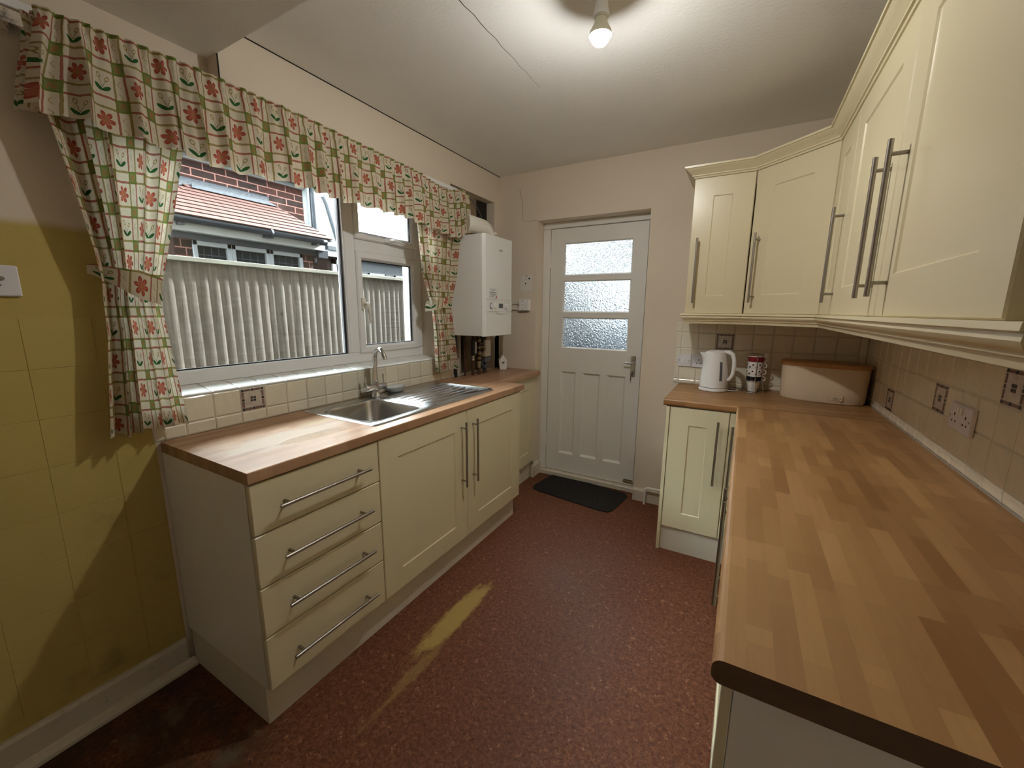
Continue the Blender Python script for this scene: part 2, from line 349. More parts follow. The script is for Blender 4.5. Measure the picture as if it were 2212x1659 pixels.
# ------------------------------------------------------------------ object helpers
WM = {}
def tag(o, label=None, cat=None, group=None, kind=None):
    if label: o['label'] = label
    if cat: o['category'] = cat
    if group: o['group'] = group
    if kind: o['kind'] = kind
    return o
def empty(name, loc=(0, 0, 0), rz=0.0, parent=None):
    o = bpy.data.objects.new(name, None); o.empty_display_size = 0.05; col.objects.link(o)
    M = Matrix.Translation(Vector(loc)) @ Matrix.Rotation(rz, 4, 'Z')
    if parent: o.parent = parent; o.matrix_local = WM[parent].inverted() @ M
    else: o.matrix_world = M
    WM[o] = M
    return o
def thing(name, label, cat, loc=(0, 0, 0), rz=0.0, group=None): return tag(empty(name, loc, rz), label, cat, group)
class MB:
    def __init__(s): s.v, s.f, s.m, s.uv = [], [], [], None
    def add(s, vs, fs, m=0):
        b = len(s.v); s.v += [tuple(p) for p in vs]; s.f += [tuple(i + b for i in q) for q in fs]; s.m += [m] * len(fs); return s
    def box(s, x0, x1, y0, y1, z0, z1, m=0):
        return s.add([(x0, y0, z0), (x1, y0, z0), (x1, y1, z0), (x0, y1, z0), (x0, y0, z1), (x1, y0, z1), (x1, y1, z1), (x0, y1, z1)],
                     [(0, 3, 2, 1), (4, 5, 6, 7), (0, 1, 5, 4), (1, 2, 6, 5), (2, 3, 7, 6), (3, 0, 4, 7)], m)
    def tube(s, pts, r, n=10, m=0, caps=True):
        pts = [Vector(p) for p in pts]; k = len(pts); rs = r if isinstance(r, (list, tuple)) else [r] * k
        up = None; rings = []
        for i, p in enumerate(pts):
            t = (pts[min(i + 1, k - 1)] - pts[max(i - 1, 0)]).normalized()
            if up is None: up = Vector((0, 0, 1)) if abs(t.z) < 0.9 else Vector((1, 0, 0))
            a = t.cross(up).normalized(); up = a.cross(t).normalized()
            rings.append([p + rs[i] * (math.cos(2 * PI * j / n) * a + math.sin(2 * PI * j / n) * up) for j in range(n)])
        vs = [q for R in rings for q in R]; fs = []
        for i in range(k - 1):
            for j in range(n): fs.append((i * n + j, i * n + (j + 1) % n, (i + 1) * n + (j + 1) % n, (i + 1) * n + j))
        if caps: fs += [tuple(range(n))[::-1], tuple((k - 1) * n + j for j in range(n))]
        return s.add(vs, fs, m)
    def lathe(s, prof, c=(0, 0, 0), n=28, m=0, sx=1.0, sy=1.0, M=None):
        """profile [(r, z)] round a vertical axis"""
        k = len(prof); vs = []; fs = []
        for r, z in prof:
            for j in range(n):
                p = Vector((r * sx * math.cos(2 * PI * j / n), r * sy * math.sin(2 * PI * j / n), z))
                if M: p = M @ p
                vs.append(p + Vector(c))
        for i in range(k - 1):
            for j in range(n): fs.append((i * n + j, i * n + (j + 1) % n, (i + 1) * n + (j + 1) % n, (i + 1) * n + j))
        if prof[0][0] > 1e-6: fs.append(tuple(range(n))[::-1])
        if prof[-1][0] > 1e-6: fs.append(tuple((k - 1) * n + j for j in range(n)))
        return s.add(vs, fs, m)
    def prism(s, poly, ax, a, b, m=0):
        """polygon in the two other axes, extruded along ax from a to b"""
        n = len(poly)
        def P(q, t): l = list(q); l.insert(ax, t); return tuple(l)
        return s.add([P(q, a) for q in poly] + [P(q, b) for q in poly],
                     [tuple(range(n))[::-1], tuple(range(n, 2 * n))] + [(i, (i + 1) % n, n + (i + 1) % n, n + i) for i in range(n)], m)
    def loft(s, loops, m=0, close_ends=True):
        n = len(loops[0]); vs = [p for L in loops for p in L]; fs = []
        for i in range(len(loops) - 1):
            for j in range(n): fs.append((i * n + j, i * n + (j + 1) % n, (i + 1) * n + (j + 1) % n, (i + 1) * n + j))
        if close_ends: fs += [tuple(range(n))[::-1], tuple((len(loops) - 1) * n + j for j in range(n))]
        return s.add(vs, fs, m)
    def mesh(s, name, mats, bevel=0.0, seg=1, smooth=0.0, M=None, fix=True):
        me = bpy.data.meshes.new(name); vs = s.v if M is None else [M @ Vector(p) for p in s.v]
        me.from_pydata(vs, [], s.f)
        for mm in (mats if isinstance(mats, (list, tuple)) else [mats]): me.materials.append(MAT[mm] if isinstance(mm, str) else mm)
        me.polygons.foreach_set('material_index', s.m)
        bm = bmesh.new(); bm.from_mesh(me)
        if fix: bmesh.ops.recalc_face_normals(bm, faces=bm.faces)
        if bevel > 0:
            es = [e for e in bm.edges if len(e.link_faces) == 2 and e.calc_face_angle(0) > 0.6]
            bmesh.ops.bevel(bm, geom=es, offset=bevel, segments=seg, profile=0.5, affect='EDGES', clamp_overlap=True)
        bm.to_mesh(me); bm.free()
        if smooth:
            me.shade_smooth(); me.set_sharp_from_angle(angle=smooth)
        me.update()
        return me
    def build(s, name, mats, parent=None, world=True, **kw):
        M = WM[parent].inverted() if (parent and world) else None
        return link(name, s.mesh(name, mats, M=M, **kw), parent)
def link(name, me, parent=None, M=None):
    o = bpy.data.objects.new(name, me); col.objects.link(o)
    if parent:
        o.parent = parent; WM[o] = WM[parent].copy()
        if M is not None: o.matrix_local = M; WM[o] = WM[parent] @ M
    else: WM[o] = Matrix.Identity(4)
    return o
def box(name, mats, b, parent=None, bevel=0.0, world=True, seg=1): return MB().box(*b).build(name, mats, parent, world=world, bevel=bevel, seg=seg)
def struct(o): o['kind'] = 'structure'; return o
def lerp(a, b, t): return a + (b - a) * t
def interp(rows, z):
    """rows sorted by falling first value; linear interpolation of the rest"""
    for a, b in zip(rows, rows[1:]):
        if a[0] >= z >= b[0]:
            t = (a[0] - z) / (a[0] - b[0]); return [lerp(p, q, t) for p, q in zip(a[1:], b[1:])]
    return list(rows[0][1:] if z > rows[0][0] else rows[-1][1:])

# ================================================================== THE SETTING
# floor
fl = struct(MB().box(-0.30, 2.70, -1.70, 3.30, -0.12, 0.0).build('floor', 'lino_floor'))
# left wall: window opening, pipe recess by the boiler, stepped back above the soffit line near the camera
WY0, WY1, WZ0, WZ1 = 0.55, 2.117, 1.045, 2.09
def cells(mb, ys, zs, fn):
    for a, b in zip(ys, ys[1:]):
        for c, d in zip(zs, zs[1:]):
            x = fn((a + b) / 2, (c + d) / 2)
            if x is not None: mb.box(-0.28, x, a, b, c, d)
def left_depth(y, z):
    if WY0 < y < WY1 and WZ0 < z < WZ1: return None
    if 2.30 < y < 2.85 and 0.905 < z < 2.21: return -0.09
    if y < YS and z > 2.13: return -0.07
    return 0.0
wl = MB(); cells(wl, [-1.70, WY0, YS, WY1, 2.30, 2.85, D + 0.28], [-0.12, 0.905, WZ0, WZ1, 2.13, 2.21, ZC + 0.1], left_depth)
wall_left = struct(wl.build('wall_left', 'left_wall_paint'))
# lining of the pipe recess: brown boards, dark voids
rec = MB(); rec.box(-0.0895, -0.082, 2.30, 2.85, 0.905, 2.21); recess = rec.build('recess_lining', 'batten_wood', wall_left)
for y0, y1, mt in ((2.315, 2.345, 'bare_plaster'), (2.352, 2.405, 'dark_hole'), (2.425, 2.452, 'bare_plaster'), (2.474, 2.500, 'dark_hole'), (2.505, 2.540, 'batten_wood'), (2.70, 2.72, 'batten_wood'), (2.775, 2.846, 'dark_hole')):
    box('batten' if mt != 'dark_hole' else 'shadow_gap', mt, (-0.082, -0.072 if mt == 'dark_hole' else -0.045, y0, y1, 0.908, 1.55), wall_left)
box('dark_board', 'dark_hole', (-0.081, -0.070, 2.70, 2.848, 1.55, 2.208), wall_left)
box('dark_board', 'batten_wood', (-0.081, -0.068, 2.302, 2.70, 1.86, 2.208), wall_left)
wc = MB(); wc.tube([(-0.03, 2.50 + 0.27 * math.sin(t * PI / 2 / 10), 1.90 + 0.29 * math.cos(t * PI / 2 / 10)) for t in range(11)], 0.004, 6)
wc.build('loose_cable', 'pipe_grey', wall_left, smooth=0.7)
# painted-over tiles on the yellow part of the left wall
pt = MB().box(0, 0.0020, 0.0001, 0.1499, 0.0001, 0.1499).mesh('painted_tile', 'yellow_paint', bevel=0.0011)
for i in range(6):
    for j in range(8):
        y0, z0 = 0.466 - 0.15 * (i + 1), 1.352 - 0.15 * (j + 1)
        link('painted_tile', pt, wall_left, Matrix.Translation((0.0, y0, z0)))
pt2 = MB().box(0, 0.0016, 0.003, 0.105, 0.0004, 0.1496).mesh('painted_strip', 'yellow_paint', bevel=0.0012)
for j in range(6): link('painted_tile', pt2, wall_left, Matrix.Translation((0.0, 0.467, 0.902 - 0.15 * (j + 1))))
# back wall with the door opening
DX0, DX1, DZ1, YL = 0.3405, 1.1773, 2.0565, 3.052
wb = MB()
wb.box(-0.28, DX0, D, D + 0.28, -0.12, ZC + 0.1); wb.box(DX1, XR + 0.3, D, D + 0.28, -0.12, ZC + 0.1); wb.box(DX0, DX1, D, D + 0.28, DZ1, ZC + 0.1)
wall_back = struct(wb.build('wall_back', 'beige_paint', bevel=0.0))
pp = MB(); pp.prism([(0.206, 1.652), (0.215, 1.657), (0.300, 1.659), (0.304, 1.60), (0.309, 1.548), (0.285, 1.535), (0.248, 1.530), (0.243, 1.512), (0.236, 1.528), (0.198, 1.538), (0.203, 1.60)], 1, D - 0.002, D)
patch = pp.build('plaster_patch', 'bare_plaster', wall_back); patch['label'] = 'bare plaster patch with old fixing holes'
for x, z, r in ((0.278, 1.632, 0.007), (0.245, 1.595, 0.006), (0.246, 1.628, 0.003), (0.255, 1.650, 0.004)):
    MB().tube([(x, D - 0.0028, z), (x, D - 0.0018, z)], r, 10).build('fixing_hole', 'dark_hole', patch)
ck = MB(); ck.tube([(0.183, D, 2.30), (0.190, D, 2.26), (0.209, D, 2.21), (0.212, D, 2.15), (0.214, D, 2.068), (0.27, D, 2.062), (0.335, D, 2.060)], 0.0012, 5); ck.build('crack', 'edge_brown', wall_back)
# right wall, near wall behind the camera
wall_right = struct(MB().box(XR, XR + 0.28, -1.70, D + 0.28, -0.12, ZC + 0.1).build('wall_right', 'beige_paint'))
struct(MB().box(-0.28, XR + 0.28, -1.15, -0.95, -0.12, ZC + 0.1).build('wall_front', 'ceiling_paint'))  # unseen wall, set close and painted white to bounce light
# ceiling, its crack and the dropped soffit
ceil = struct(MB().box(-0.28, XR + 0.28, -1.9, D + 0.28, ZC, ZC + 0.12).build('ceiling', 'ceiling_paint'))
MB().box(-0.08, XR, -1.70, YS, ZS, ZC).build('dropped_soffit', 'ceiling_paint', ceil)
ck = MB()
for i in range(17):
    w0, w1 = (max(0.0004, 0.0020 - 0.0001 * (i + k)) for k in (0, 1)); xa, xb_ = (0.846 + 0.003 * math.sin((i + k) * 2.3) for k in (0, 1)); ya, yb_ = 1.06 + i * 0.05, 1.06 + (i + 1) * 0.05
    ck.add([(xa - w0, ya, ZC - 0.0003), (xa + w0, ya, ZC - 0.0003), (xb_ + w1, yb_, ZC - 0.0003), (xb_ - w1, yb_, ZC - 0.0003)], [(0, 1, 2, 3)])
ck.build('crack', 'edge_brown', ceil, fix=False)
MB().box(0.0, 0.004, YS, D, ZC - 0.003, ZC).build('shadow_gap', 'dark_hole', ceil)
MB().box(0.0, 0.003, YS - 0.001, YS + 0.003, 2.14, ZC).build('shadow_gap', 'dark_hole', wall_left)
# skirtings
def skirting(name, poly, ax, a, b, mt='skirting_paint'): return struct(MB().prism(poly, ax, a, b).build(name, mt))
skl = skirting('baseboard_left', [(0.0, 0.0), (0.018, 0.0), (0.018, 0.104), (0.012, 0.115), (0.0, 0.115)], 1, -1.70, 0.572)
MB().prism([(0.018, 0.0), (0.046, 0.0), (0.046, 0.012), (0.036, 0.024), (0.018, 0.028)], 1, -1.70, 0.59).build('floor_bead', 'skirting_paint', skl)
skb = skirting('baseboard_back', [(D, 0.0), (D - 0.02, 0.0), (D - 0.02, 0.080), (D - 0.012, 0.095), (D, 0.095)], 0, 1.180, 1.462)
skr = skirting('baseboard_reveal', [(DX0, 0.0), (DX0 + 0.02, 0.0), (DX0 + 0.02, 0.09), (DX0 + 0.012, 0.108), (DX0, 0.108)], 1, 2.885, 3.03)

# unseen upper storey above the kitchen, added to shade the side passage
up = MB(); up.box(-0.28, XR + 0.28, -6.0, D + 0.28, ZC + 0.14, 5.4); up.box(-0.28, -0.05, -6.0, -1.9, -0.3, ZC + 0.14); up.box(-0.60, XR + 0.5, -6.2, D + 0.6, 5.4, 5.5)
struct(up.build('added_upper_storey', 'render_white'))
# ------------------------------------------------------------------ wall tiles
def tile_mesh(w_, h_, t=0.006):
    """tile in the (a, b) plane standing proud along +n: pillowed face"""
    e = 0.0012; q = 0.006
    mb = MB(); n = t
    o = [(e, e), (w_ - e, e), (w_ - e, h_ - e), (e, h_ - e)]; i = [(q, q), (w_ - q, q), (w_ - q, h_ - q), (q, h_ - q)]
    vs = [(a, 0, b) for a, b in o] + [(a, -n * 0.62, b) for a, b in o] + [(a, -n, b) for a, b in i]
    fs = [(0, 1, 5, 4), (1, 2, 6, 5), (2, 3, 7, 6), (3, 0, 4, 7), (4, 5, 9, 8), (5, 6, 10, 9), (6, 7, 11, 10), (7, 4, 8, 11), (8, 9, 10, 11)]
    return mb.add(vs, fs)
_tc = {}
def tile(w_, h_):
    k = (round(w_, 4), round(h_, 4))
    if k not in _tc: _tc[k] = tile_mesh(*k).mesh('tile', 'cream_tile', smooth=0.35)
    return _tc[k]
def deco_mesh(w_, h_):
    """mosaic border tile: stone field, brown bars, black dots at corners, mid-sides and centre"""
    mb = tile_mesh(w_, h_); t = 0.0062
    d = 0.011; g_ = 0.004
    def sq(cx, cz, a, b, m): mb.box(cx - a / 2, cx + a / 2, -t - 0.0006, -t + 0.001, cz - b / 2, cz + b / 2, m)
    x0, x1, z0, z1 = g_ + d / 2, w_ - g_ - d / 2, g_ + d / 2, h_ - g_ - d / 2; xm, zm = w_ / 2, h_ / 2
    for cx in (x0, xm, x1):
        for cz in (z0, zm, z1):
            if (cx, cz) != (xm, zm): sq(cx, cz, d * .86, d * .86, 1)
    bl = (xm - x0) - d - 0.004
    for cz in (z0, z1):
        for cx in ((x0 + xm) / 2, (xm + x1) / 2): sq(cx, cz, bl, d * .8, 2)
    bl = (zm - z0) - d - 0.004
    for cx in (x0, x1):
        for cz in ((z0 + zm) / 2, (zm + z1) / 2): sq(cx, cz, d * .8, bl, 2)
    for sx in (-1, 1):
        for sz in (-1, 1): sq(xm + sx * 0.006, zm + sz * 0.006, 0.0095, 0.0095, 1)
    return mb
_dc = {}
def deco(w_, h_):
    k = (round(w_, 4), round(h_, 4))
    if k not in _dc: _dc[k] = deco_mesh(*k).mesh('mosaic_tile', ['stone_tile', 'tie_black', 'tile_brown'])
    return _dc[k]
def lay(wall, M0, us, zs, decos):
    """rows of tiles on a wall; M0 carries the wall frame (a along the wall, n towards the room)"""
    for a, b in zip(us, us[1:]):
        for c, d in zip(zs, zs[1:]):
            key = (round((a + b) / 2, 2), round((c + d) / 2, 2))
            is_d = any(abs(key[0] - q[0]) < 0.03 and abs(key[1] - q[1]) < 0.03 for q in decos)
            link('mosaic_tile' if is_d else 'tile', (deco if is_d else tile)(b - a, d - c), wall, M0 @ Matrix.Translation((a, 0, c)))
# left wall under the sill: local a = y, room side +x
ML = Matrix.Rotation(PI / 2, 4, 'Z')
usl = [0.5735 + 0.0985 * i for i in range(18)]
lay(wall_left, ML, usl, [0.909, 0.957, 1.055], [((0.8690 + 0.9675) / 2, 1.006)])
box('grout_bed', 'grout', (0.0, 0.0022, 0.572, 2.25, 0.908, 1.055), wall_left)
# sloping tiled sill
sl = math.atan2(0.020, 0.125)
sill_t = MB(); e_, q_ = 0.0012, 0.005
sillp = MB().prism([(0.0, 1.045), (0.004, 1.045), (0.004, 1.0565), (-0.125, 1.0765), (-0.125, 1.045)], 1, WY0, WY1).build('sill_bed', 'grout', wall_left)
def sill_tile(y0, y1):
    mb = MB(); z0, z1 = 1.0575, 1.0775
    def zz(x): return lerp(z0, z1, (0.006 - x) / 0.131)
    xs = [0.006, 0.001, -0.11, -0.114]
    a, b = y0 + e_, y1 - e_; ai, bi = y0 + q_, y1 - q_
    vs = []
    for (x, p, r, h) in ((0.006, a, b, 0.0), (0.006, a, b, 0.0038), (0.001, ai, bi, 0.006), (-0.110, ai, bi, 0.006), (-0.1149, a, b, 0.0038), (-0.1149, a, b, 0.0)):
        vs += [(x, p, zz(x) + h), (x, r, zz(x) + h)]
    fs = [(2 * i, 2 * i + 1, 2 * i + 3, 2 * i + 2) for i in range(5)] + [(0, 2, 4, 6, 8, 10), (1, 11, 9, 7, 5, 3)]
    return mb.add(vs, fs)
ys_ = [WY0] + [0.6720 + 0.0985 * i for i in range(15)] + [WY1]
for a, b in zip(ys_, ys_[1:]):
    if b > a + 0.01: sill_tile(a, b).build('tile', 'sky_lit_tile', wall_left)
# back wall splash-back
usb = [1.398, 1.4315] + [1.4315 + 0.1034 * i for i in range(1, 10)] + [XR - 0.006]
zsb = [0.910, 0.937, 1.042, 1.146, 1.250, 1.318]
lay(wall_back, Matrix.Translation((0, D, 0)), usb, zsb, [(1.690, 1.198)])
box('grout_bed', 'grout', (1.398, XR, D - 0.0022, D, 0.908, 1.318), wall_back)
# right wall splash-back: local a = -y
MR = Matrix.Translation((XR, 0, 0)) @ Matrix.Rotation(-PI / 2, 4, 'Z')
usr = sorted([-(1.452 + 0.1025 * i) for i in range(-8, 15)] + [-(D - 0.006)])
lay(wall_right, MR, usr, [0.910, 0.945, 1.047, 1.149, 1.250, 1.335], [(-2.4255, 0.996), (-1.913, 1.098), (-1.503, 1.2)])
box('grout_bed', 'grout', (XR - 0.0022, XR, 0.64, D, 0.908, 1.335), wall_right)

# ------------------------------------------------------------------ window_1
XF = -0.115   # inner face of the frame
win = struct(empty('window_1', (-0.15, (WY0 + WY1) / 2, 1.08)))
fz0, fz1 = 1.077, WZ1
def member(name, b, bev=0.006): return box(name, 'upvc', b, win, bevel=bev)
member('frame', (-0.18, XF, WY0, WY1, fz0, 1.137)); member('frame', (-0.18, XF, WY0, WY1, 2.03, fz1))
member('frame', (-0.18, XF, WY0, 0.612, 1.1372, 2.0298)); member('frame', (-0.18, XF, 2.069, WY1, 1.1372, 2.0298))
member('mullion', (-0.18, XF, 1.520, 1.592, 1.1372, 2.0298)); member('transom', (-0.18, XF, 1.5922, 2.0688, 1.698, 1.768))
def sash(y0, y1, z0, z1, f=0.045):
    mb = MB(); a, b = XF - 0.03, XF + 0.012
    o = [(y0, z0), (y1, z0), (y1, z1), (y0, z1)]; i = [(y0 + f, z0 + f), (y1 - f, z0 + f), (y1 - f, z1 - f), (y0 + f, z1 - f)]
    j = [(y0 + f * .72, z0 + f * .72), (y1 - f * .72, z0 + f * .72), (y1 - f * .72, z1 - f * .72), (y0 + f * .72, z1 - f * .72)]
    ch = 0.007; o2 = [(y0 + ch, z0 + ch), (y1 - ch, z0 + ch), (y1 - ch, z1 - ch), (y0 + ch, z1 - ch)]
    rings = [[(a, *p) for p in i], [(a, *p) for p in o], [(b - ch, *p) for p in o], [(b, *p) for p in o2], [(b, *p) for p in j], [(b - 0.014, *p) for p in i], [(a, *p) for p in i]]
    mb.loft(rings, close_ends=False); s_ = mb.build('sash', 'upvc', win)
    g = MB(); gx = a + 0.012
    for q in ((y0 + f - .001, y0 + f + .005, z0 + f, z1 - f), (y1 - f - .005, y1 - f + .001, z0 + f, z1 - f), (y0 + f, y1 - f, z0 + f - .001, z0 + f + .005), (y0 + f, y1 - f, z1 - f - .005, z1 - f + .001)): g.box(gx, gx + 0.008, *q)
    g.build('gasket', 'black_rubber', s_)
    return s_
s1 = sash(1.588, 2.071, 1.132, 1.700); s2 = sash(1.588, 2.071, 1.765, 2.04, 0.040)
def pane(y0, y1, z0, z1, x=-0.146):
    for k in (0.0, -0.022): box('pane', 'window_glass', (x + k - 0.003, x + k, y0, y1, z0, z1), win)
pane(0.608, 1.524, 1.133, 2.034); pane(1.63, 2.03, 1.175, 1.658); pane(1.625, 2.035, 1.80, 2.005)
g = MB()
for q in ((1.509, 1.516, 1.137, 2.03), (0.612, 1.516, 1.137, 1.143), (0.612, 0.618, 1.137, 2.03), (0.612, 1.516, 2.024, 2.03)): g.box(-0.142, -0.132, *q)
g.build('gasket', 'black_rubber', win)
b = MB()
for q in ((1.516, 1.521, 1.137, 2.03),): b.box(-0.142, XF - 0.002, *q)
b.build('glazing_bead', 'upvc', win)
h = MB(); h.box(XF + 0.012, XF + 0.026, 1.602, 1.626, 1.385, 1.445); h.tube([(XF + 0.03, 1.614, 1.415), (XF + 0.052, 1.616, 1.412), (XF + 0.056, 1.622, 1.385), (XF + 0.050, 1.630, 1.33), (XF + 0.046, 1.632, 1.305)], [0.010, 0.010, 0.009, 0.007, 0.006], 8)
h.build('handle', 'ivory_plastic', s1, smooth=0.6)
h = MB(); h.box(XF + 0.012, XF + 0.026, 1.795, 1.835, 1.772, 1.792); h.tube([(XF + 0.03, 1.832, 1.782), (XF + 0.050, 1.838, 1.783), (XF + 0.052, 1.86, 1.781), (XF + 0.046, 1.935, 1.774)], [0.009, 0.009, 0.008, 0.005], 8)
h.build('handle', 'white_plastic', s2, smooth=0.6)

# ------------------------------------------------------------------ door_1 (back door)
dr = struct(empty('door_1', (0.776, YL, 0.0)))
lx0, lx1, lz0, lz1 = 0.404, 1.148, 0.045, 2.008
TH = 0.044
for q in ((DX0, 0.400, YL - 0.012, YL + 0.09, 0.0405, 2.0115), (1.151, DX1, YL, YL + 0.09, 0.0405, 2.0115), (DX0, DX1, YL - 0.012, YL + 0.09, 2.012, DZ1)): box('door_frame', 'white_gloss_paint', q, dr, bevel=0.004)
for q in ((0.395, 0.415, YL + 0.046, YL + 0.060, 0.04, 2.012), (1.137, 1.155, YL + 0.046, YL + 0.060, 0.04, 2.012), (0.415, 1.137, YL + 0.046, YL + 0.060, 1.99, 2.012), (0.395, 1.155, YL + 0.046, YL + 0.075, 0.040, 0.062)): box('door_stop', 'white_gloss_paint', q, dr)
box('threshold', 'skirting_paint', (DX0, DX1, YL - 0.045, YL + 0.12, 0.0, 0.040), dr, bevel=0.005)
# leaf: stiles, rails and glazing bars
st = [(lx0, 0.513, lz0, lz1), (1.043, lx1, lz0, lz1)]
rails = [(0.513, 1.043, 1.899, lz1), (0.513, 1.043, 1.616, 1.655), (0.513, 1.043, 1.333, 1.374), (0.513, 1.043, 0.898, 1.090), (0.513, 1.043, lz0, 0.200)]
munt = [(0.645, 0.701, 0.200, 0.898), (0.845, 0.897, 0.200, 0.898)]
leaf = MB()
for q in st + rails + munt: leaf.box(q[0], q[1], YL, YL + TH, q[2], q[3])
leaf_o = leaf.build('leaf', 'white_gloss_paint', dr)
def moulding(x0, x1, z0, z1, wd=0.012, dp=0.012):
    o = [(x0, z0), (x1, z0), (x1, z1), (x0, z1)]; i = [(x0 + wd, z0 + wd), (x1 - wd, z0 + wd), (x1 - wd, z1 - wd), (x0 + wd, z1 - wd)]
    k = wd * .4; m_ = [(x0 + k, z0 + k), (x1 - k, z0 + k), (x1 - k, z1 - k), (x0 + k, z1 - k)]
    mb = MB(); mb.loft([[(a, YL + 0.0005, b_) for a, b_ in o], [(a, YL + dp * .35, b_) for a, b_ in m_], [(a, YL + dp * .55, b_) for a, b_ in m_], [(a, YL + dp, b_) for a, b_ in i]], close_ends=False)
    return mb
for q in ((0.513, 0.645, 0.200, 0.898), (0.701, 0.845, 0.200, 0.898), (0.897, 1.043, 0.200, 0.898)):
    mb = moulding(*q, 0.016, 0.016); mb.box(q[0], q[1], YL + 0.016, YL + 0.03, q[2], q[3]); mb.build('panel', 'white_gloss_paint', dr)
for q in ((0.513, 1.043, 1.655, 1.899), (0.513, 1.043, 1.374, 1.616), (0.513, 1.043, 1.090, 1.333)):
    moulding(*q, 0.009, 0.012).build('glazing_bead', 'white_gloss_paint', dr)
    box('pane', 'obscured_glass', (q[0], q[1], YL + 0.014, YL + 0.018, q[2], q[3]), dr)
h = MB(); h.box(1.078, 1.113, YL - 0.006, YL, 0.902, 1.058)
h.tube([(1.096, YL - 0.006, 1.004), (1.096, YL - 0.045, 1.004)], 0.009, 10); h.tube([(1.096, YL - 0.042, 1.004), (1.07, YL - 0.046, 1.005), (1.035, YL - 0.046, 1.008)], [0.008, 0.0065, 0.005], 8)
h.tube([(1.096, YL - 0.007, 0.942), (1.096, YL - 0.005, 0.942)], 0.012, 12)
hd = h.build('handle', 'chrome', dr, bevel=0.002, smooth=0.6)
k = MB(); k.tube([(1.096, YL - 0.006, 0.942), (1.096, YL - 0.03, 0.942)], 0.003, 6); k.box(1.085, 1.092, YL - 0.032, YL - 0.028, 0.875, 0.935); k.build('key', 'steel', hd)
for z in (1.72, 0.255):
    hm = MB(); hm.tube([(0.402, YL - 0.006, z), (0.402, YL - 0.006, z + 0.10)], 0.007, 8); hm.box(0.385, 0.402, YL - 0.004, YL, z, z + 0.1); hm.build('hinge', 'white_gloss_paint', dr, smooth=0.6)
bo = MB(); bo.box(1.075, 1.143, YL - 0.006, YL, 0.060, 0.088); bo.tube([(1.07, YL - 0.010, 0.074), (1.148, YL - 0.010, 0.074)], 0.005, 8); bo.build('bolt', 'brass_dull', dr, smooth=0.6)

# ================================================================== KITCHEN UNITS
# local frame of a unit: x along its width, front at y = 0 facing -y, z up
def shaker_mesh(w_, h_, t=0.019, mg=0.103, dp=0.0045, sl_=0.004):
    def R(a, y): return [(a, y, a), (w_ - a, y, a), (w_ - a, y, h_ - a), (a, y, h_ - a)]
    mx_, mz = min(mg, w_ * 0.34), 0.097
    def Rm(e, y): return [(mx_ + e, y, mz + e), (w_ - mx_ - e, y, mz + e), (w_ - mx_ - e, y, h_ - mz - e), (mx_ + e, y, h_ - mz - e)]
    mb = MB(); mb.loft([R(0, t), R(0, 0.003), R(0.003, 0.0), Rm(0, 0.0), Rm(sl_, dp), ], close_ends=False)
    mb.add(R(0, t), [(0, 1, 2, 3)]); mb.add(Rm(sl_, dp), [(0, 1, 2, 3)])
    return mb
_sc = {}
def shaker(w_, h_):
    k = (round(w_, 4), round(h_, 4))
    if k not in _sc: _sc[k] = shaker_mesh(*k).mesh('door', 'cream_vinyl')
    return _sc[k]
def handle_mesh(vertical, L=0.353, cc=0.288, off=0.034, r=0.006):
    mb = MB(); e = L / 2; c = cc / 2
    def P(a, y): return (0, y, a) if vertical else (a, y, 0)
    mb.tube([P(-e, -off), P(e, -off)], r, 12)
    for s_ in (-1, 1): mb.tube([P(s_ * c, 0.0), P(s_ * c, -off)], r * 0.78, 10)
    return mb.mesh('handle', 'steel', smooth=0.7)
HV, HH = handle_mesh(True), handle_mesh(False)
def add_door(unit, x, z, w_, h_, hx=None, hz=None):
    d = link('door', shaker(w_, h_), unit, Matrix.Translation((x, 0, z)))
    if hx is not None: link('handle', HV, d, Matrix.Translation((hx - x, 0, hz - z)))
    return d
def carcass(unit, w_, dep, z0, z1, mt='white_board', l_end=None, r_end=None, back=True, top=False):
    t = 0.017; mb = MB()
    mb.box(0.0005, t, 0.021, dep, z0, z1); mb.box(w_ - t, w_ - 0.0005, 0.021, dep, z0, z1)
    mb.box(t, w_ - t, 0.021, dep, z0, z0 + t)
    if top: mb.box(t, w_ - t, 0.021, dep, z1 - t, z1)
    if back: mb.box(t, w_ - t, dep - 0.006, dep, z0 + t, z1 - (t if top else 0))
    return mb.build('carcass', mt, unit, world=False)
Z0, Z1 = 0.150, 0.866
XFR, YFK, XRF = 0.5625, 2.345, 1.8215   # front planes: left run, back run, right run
LR, RR = PI / 2, -PI / 2
# --- drawer unit
y0, y1 = 0.590, 1.0825
u = thing('drawer_unit', 'cream four-drawer base unit with white end panel below the worktop end', 'drawer unit', (XFR, y0, 0), LR)
wd = y1 - y0
carcass(u, wd, XFR - 0.004, Z0, Z1)
box('end_panel', 'white_board', (-0.0005, 0.0005 + 0.0, 0.019, XFR - 0.004, Z0, Z1 + 0.002), u, world=False)
zb = [0.150, 0.345, 0.520, 0.697, 0.866]
for a, b_, hz in zip(zb, zb[1:], (0.240, 0.433, 0.607, 0.780)):
    dm = MB().box(0, wd - 0.003, 0, 0.019, 0.0015, b_ - a - 0.0015).mesh('drawer_front', 'cream_vinyl', bevel=0.003)
    d = link('drawer_front', dm, u, Matrix.Translation((0.001, 0, a)))
    link('handle', HH, d, Matrix.Translation((0.837 - y0, 0, hz - a)))
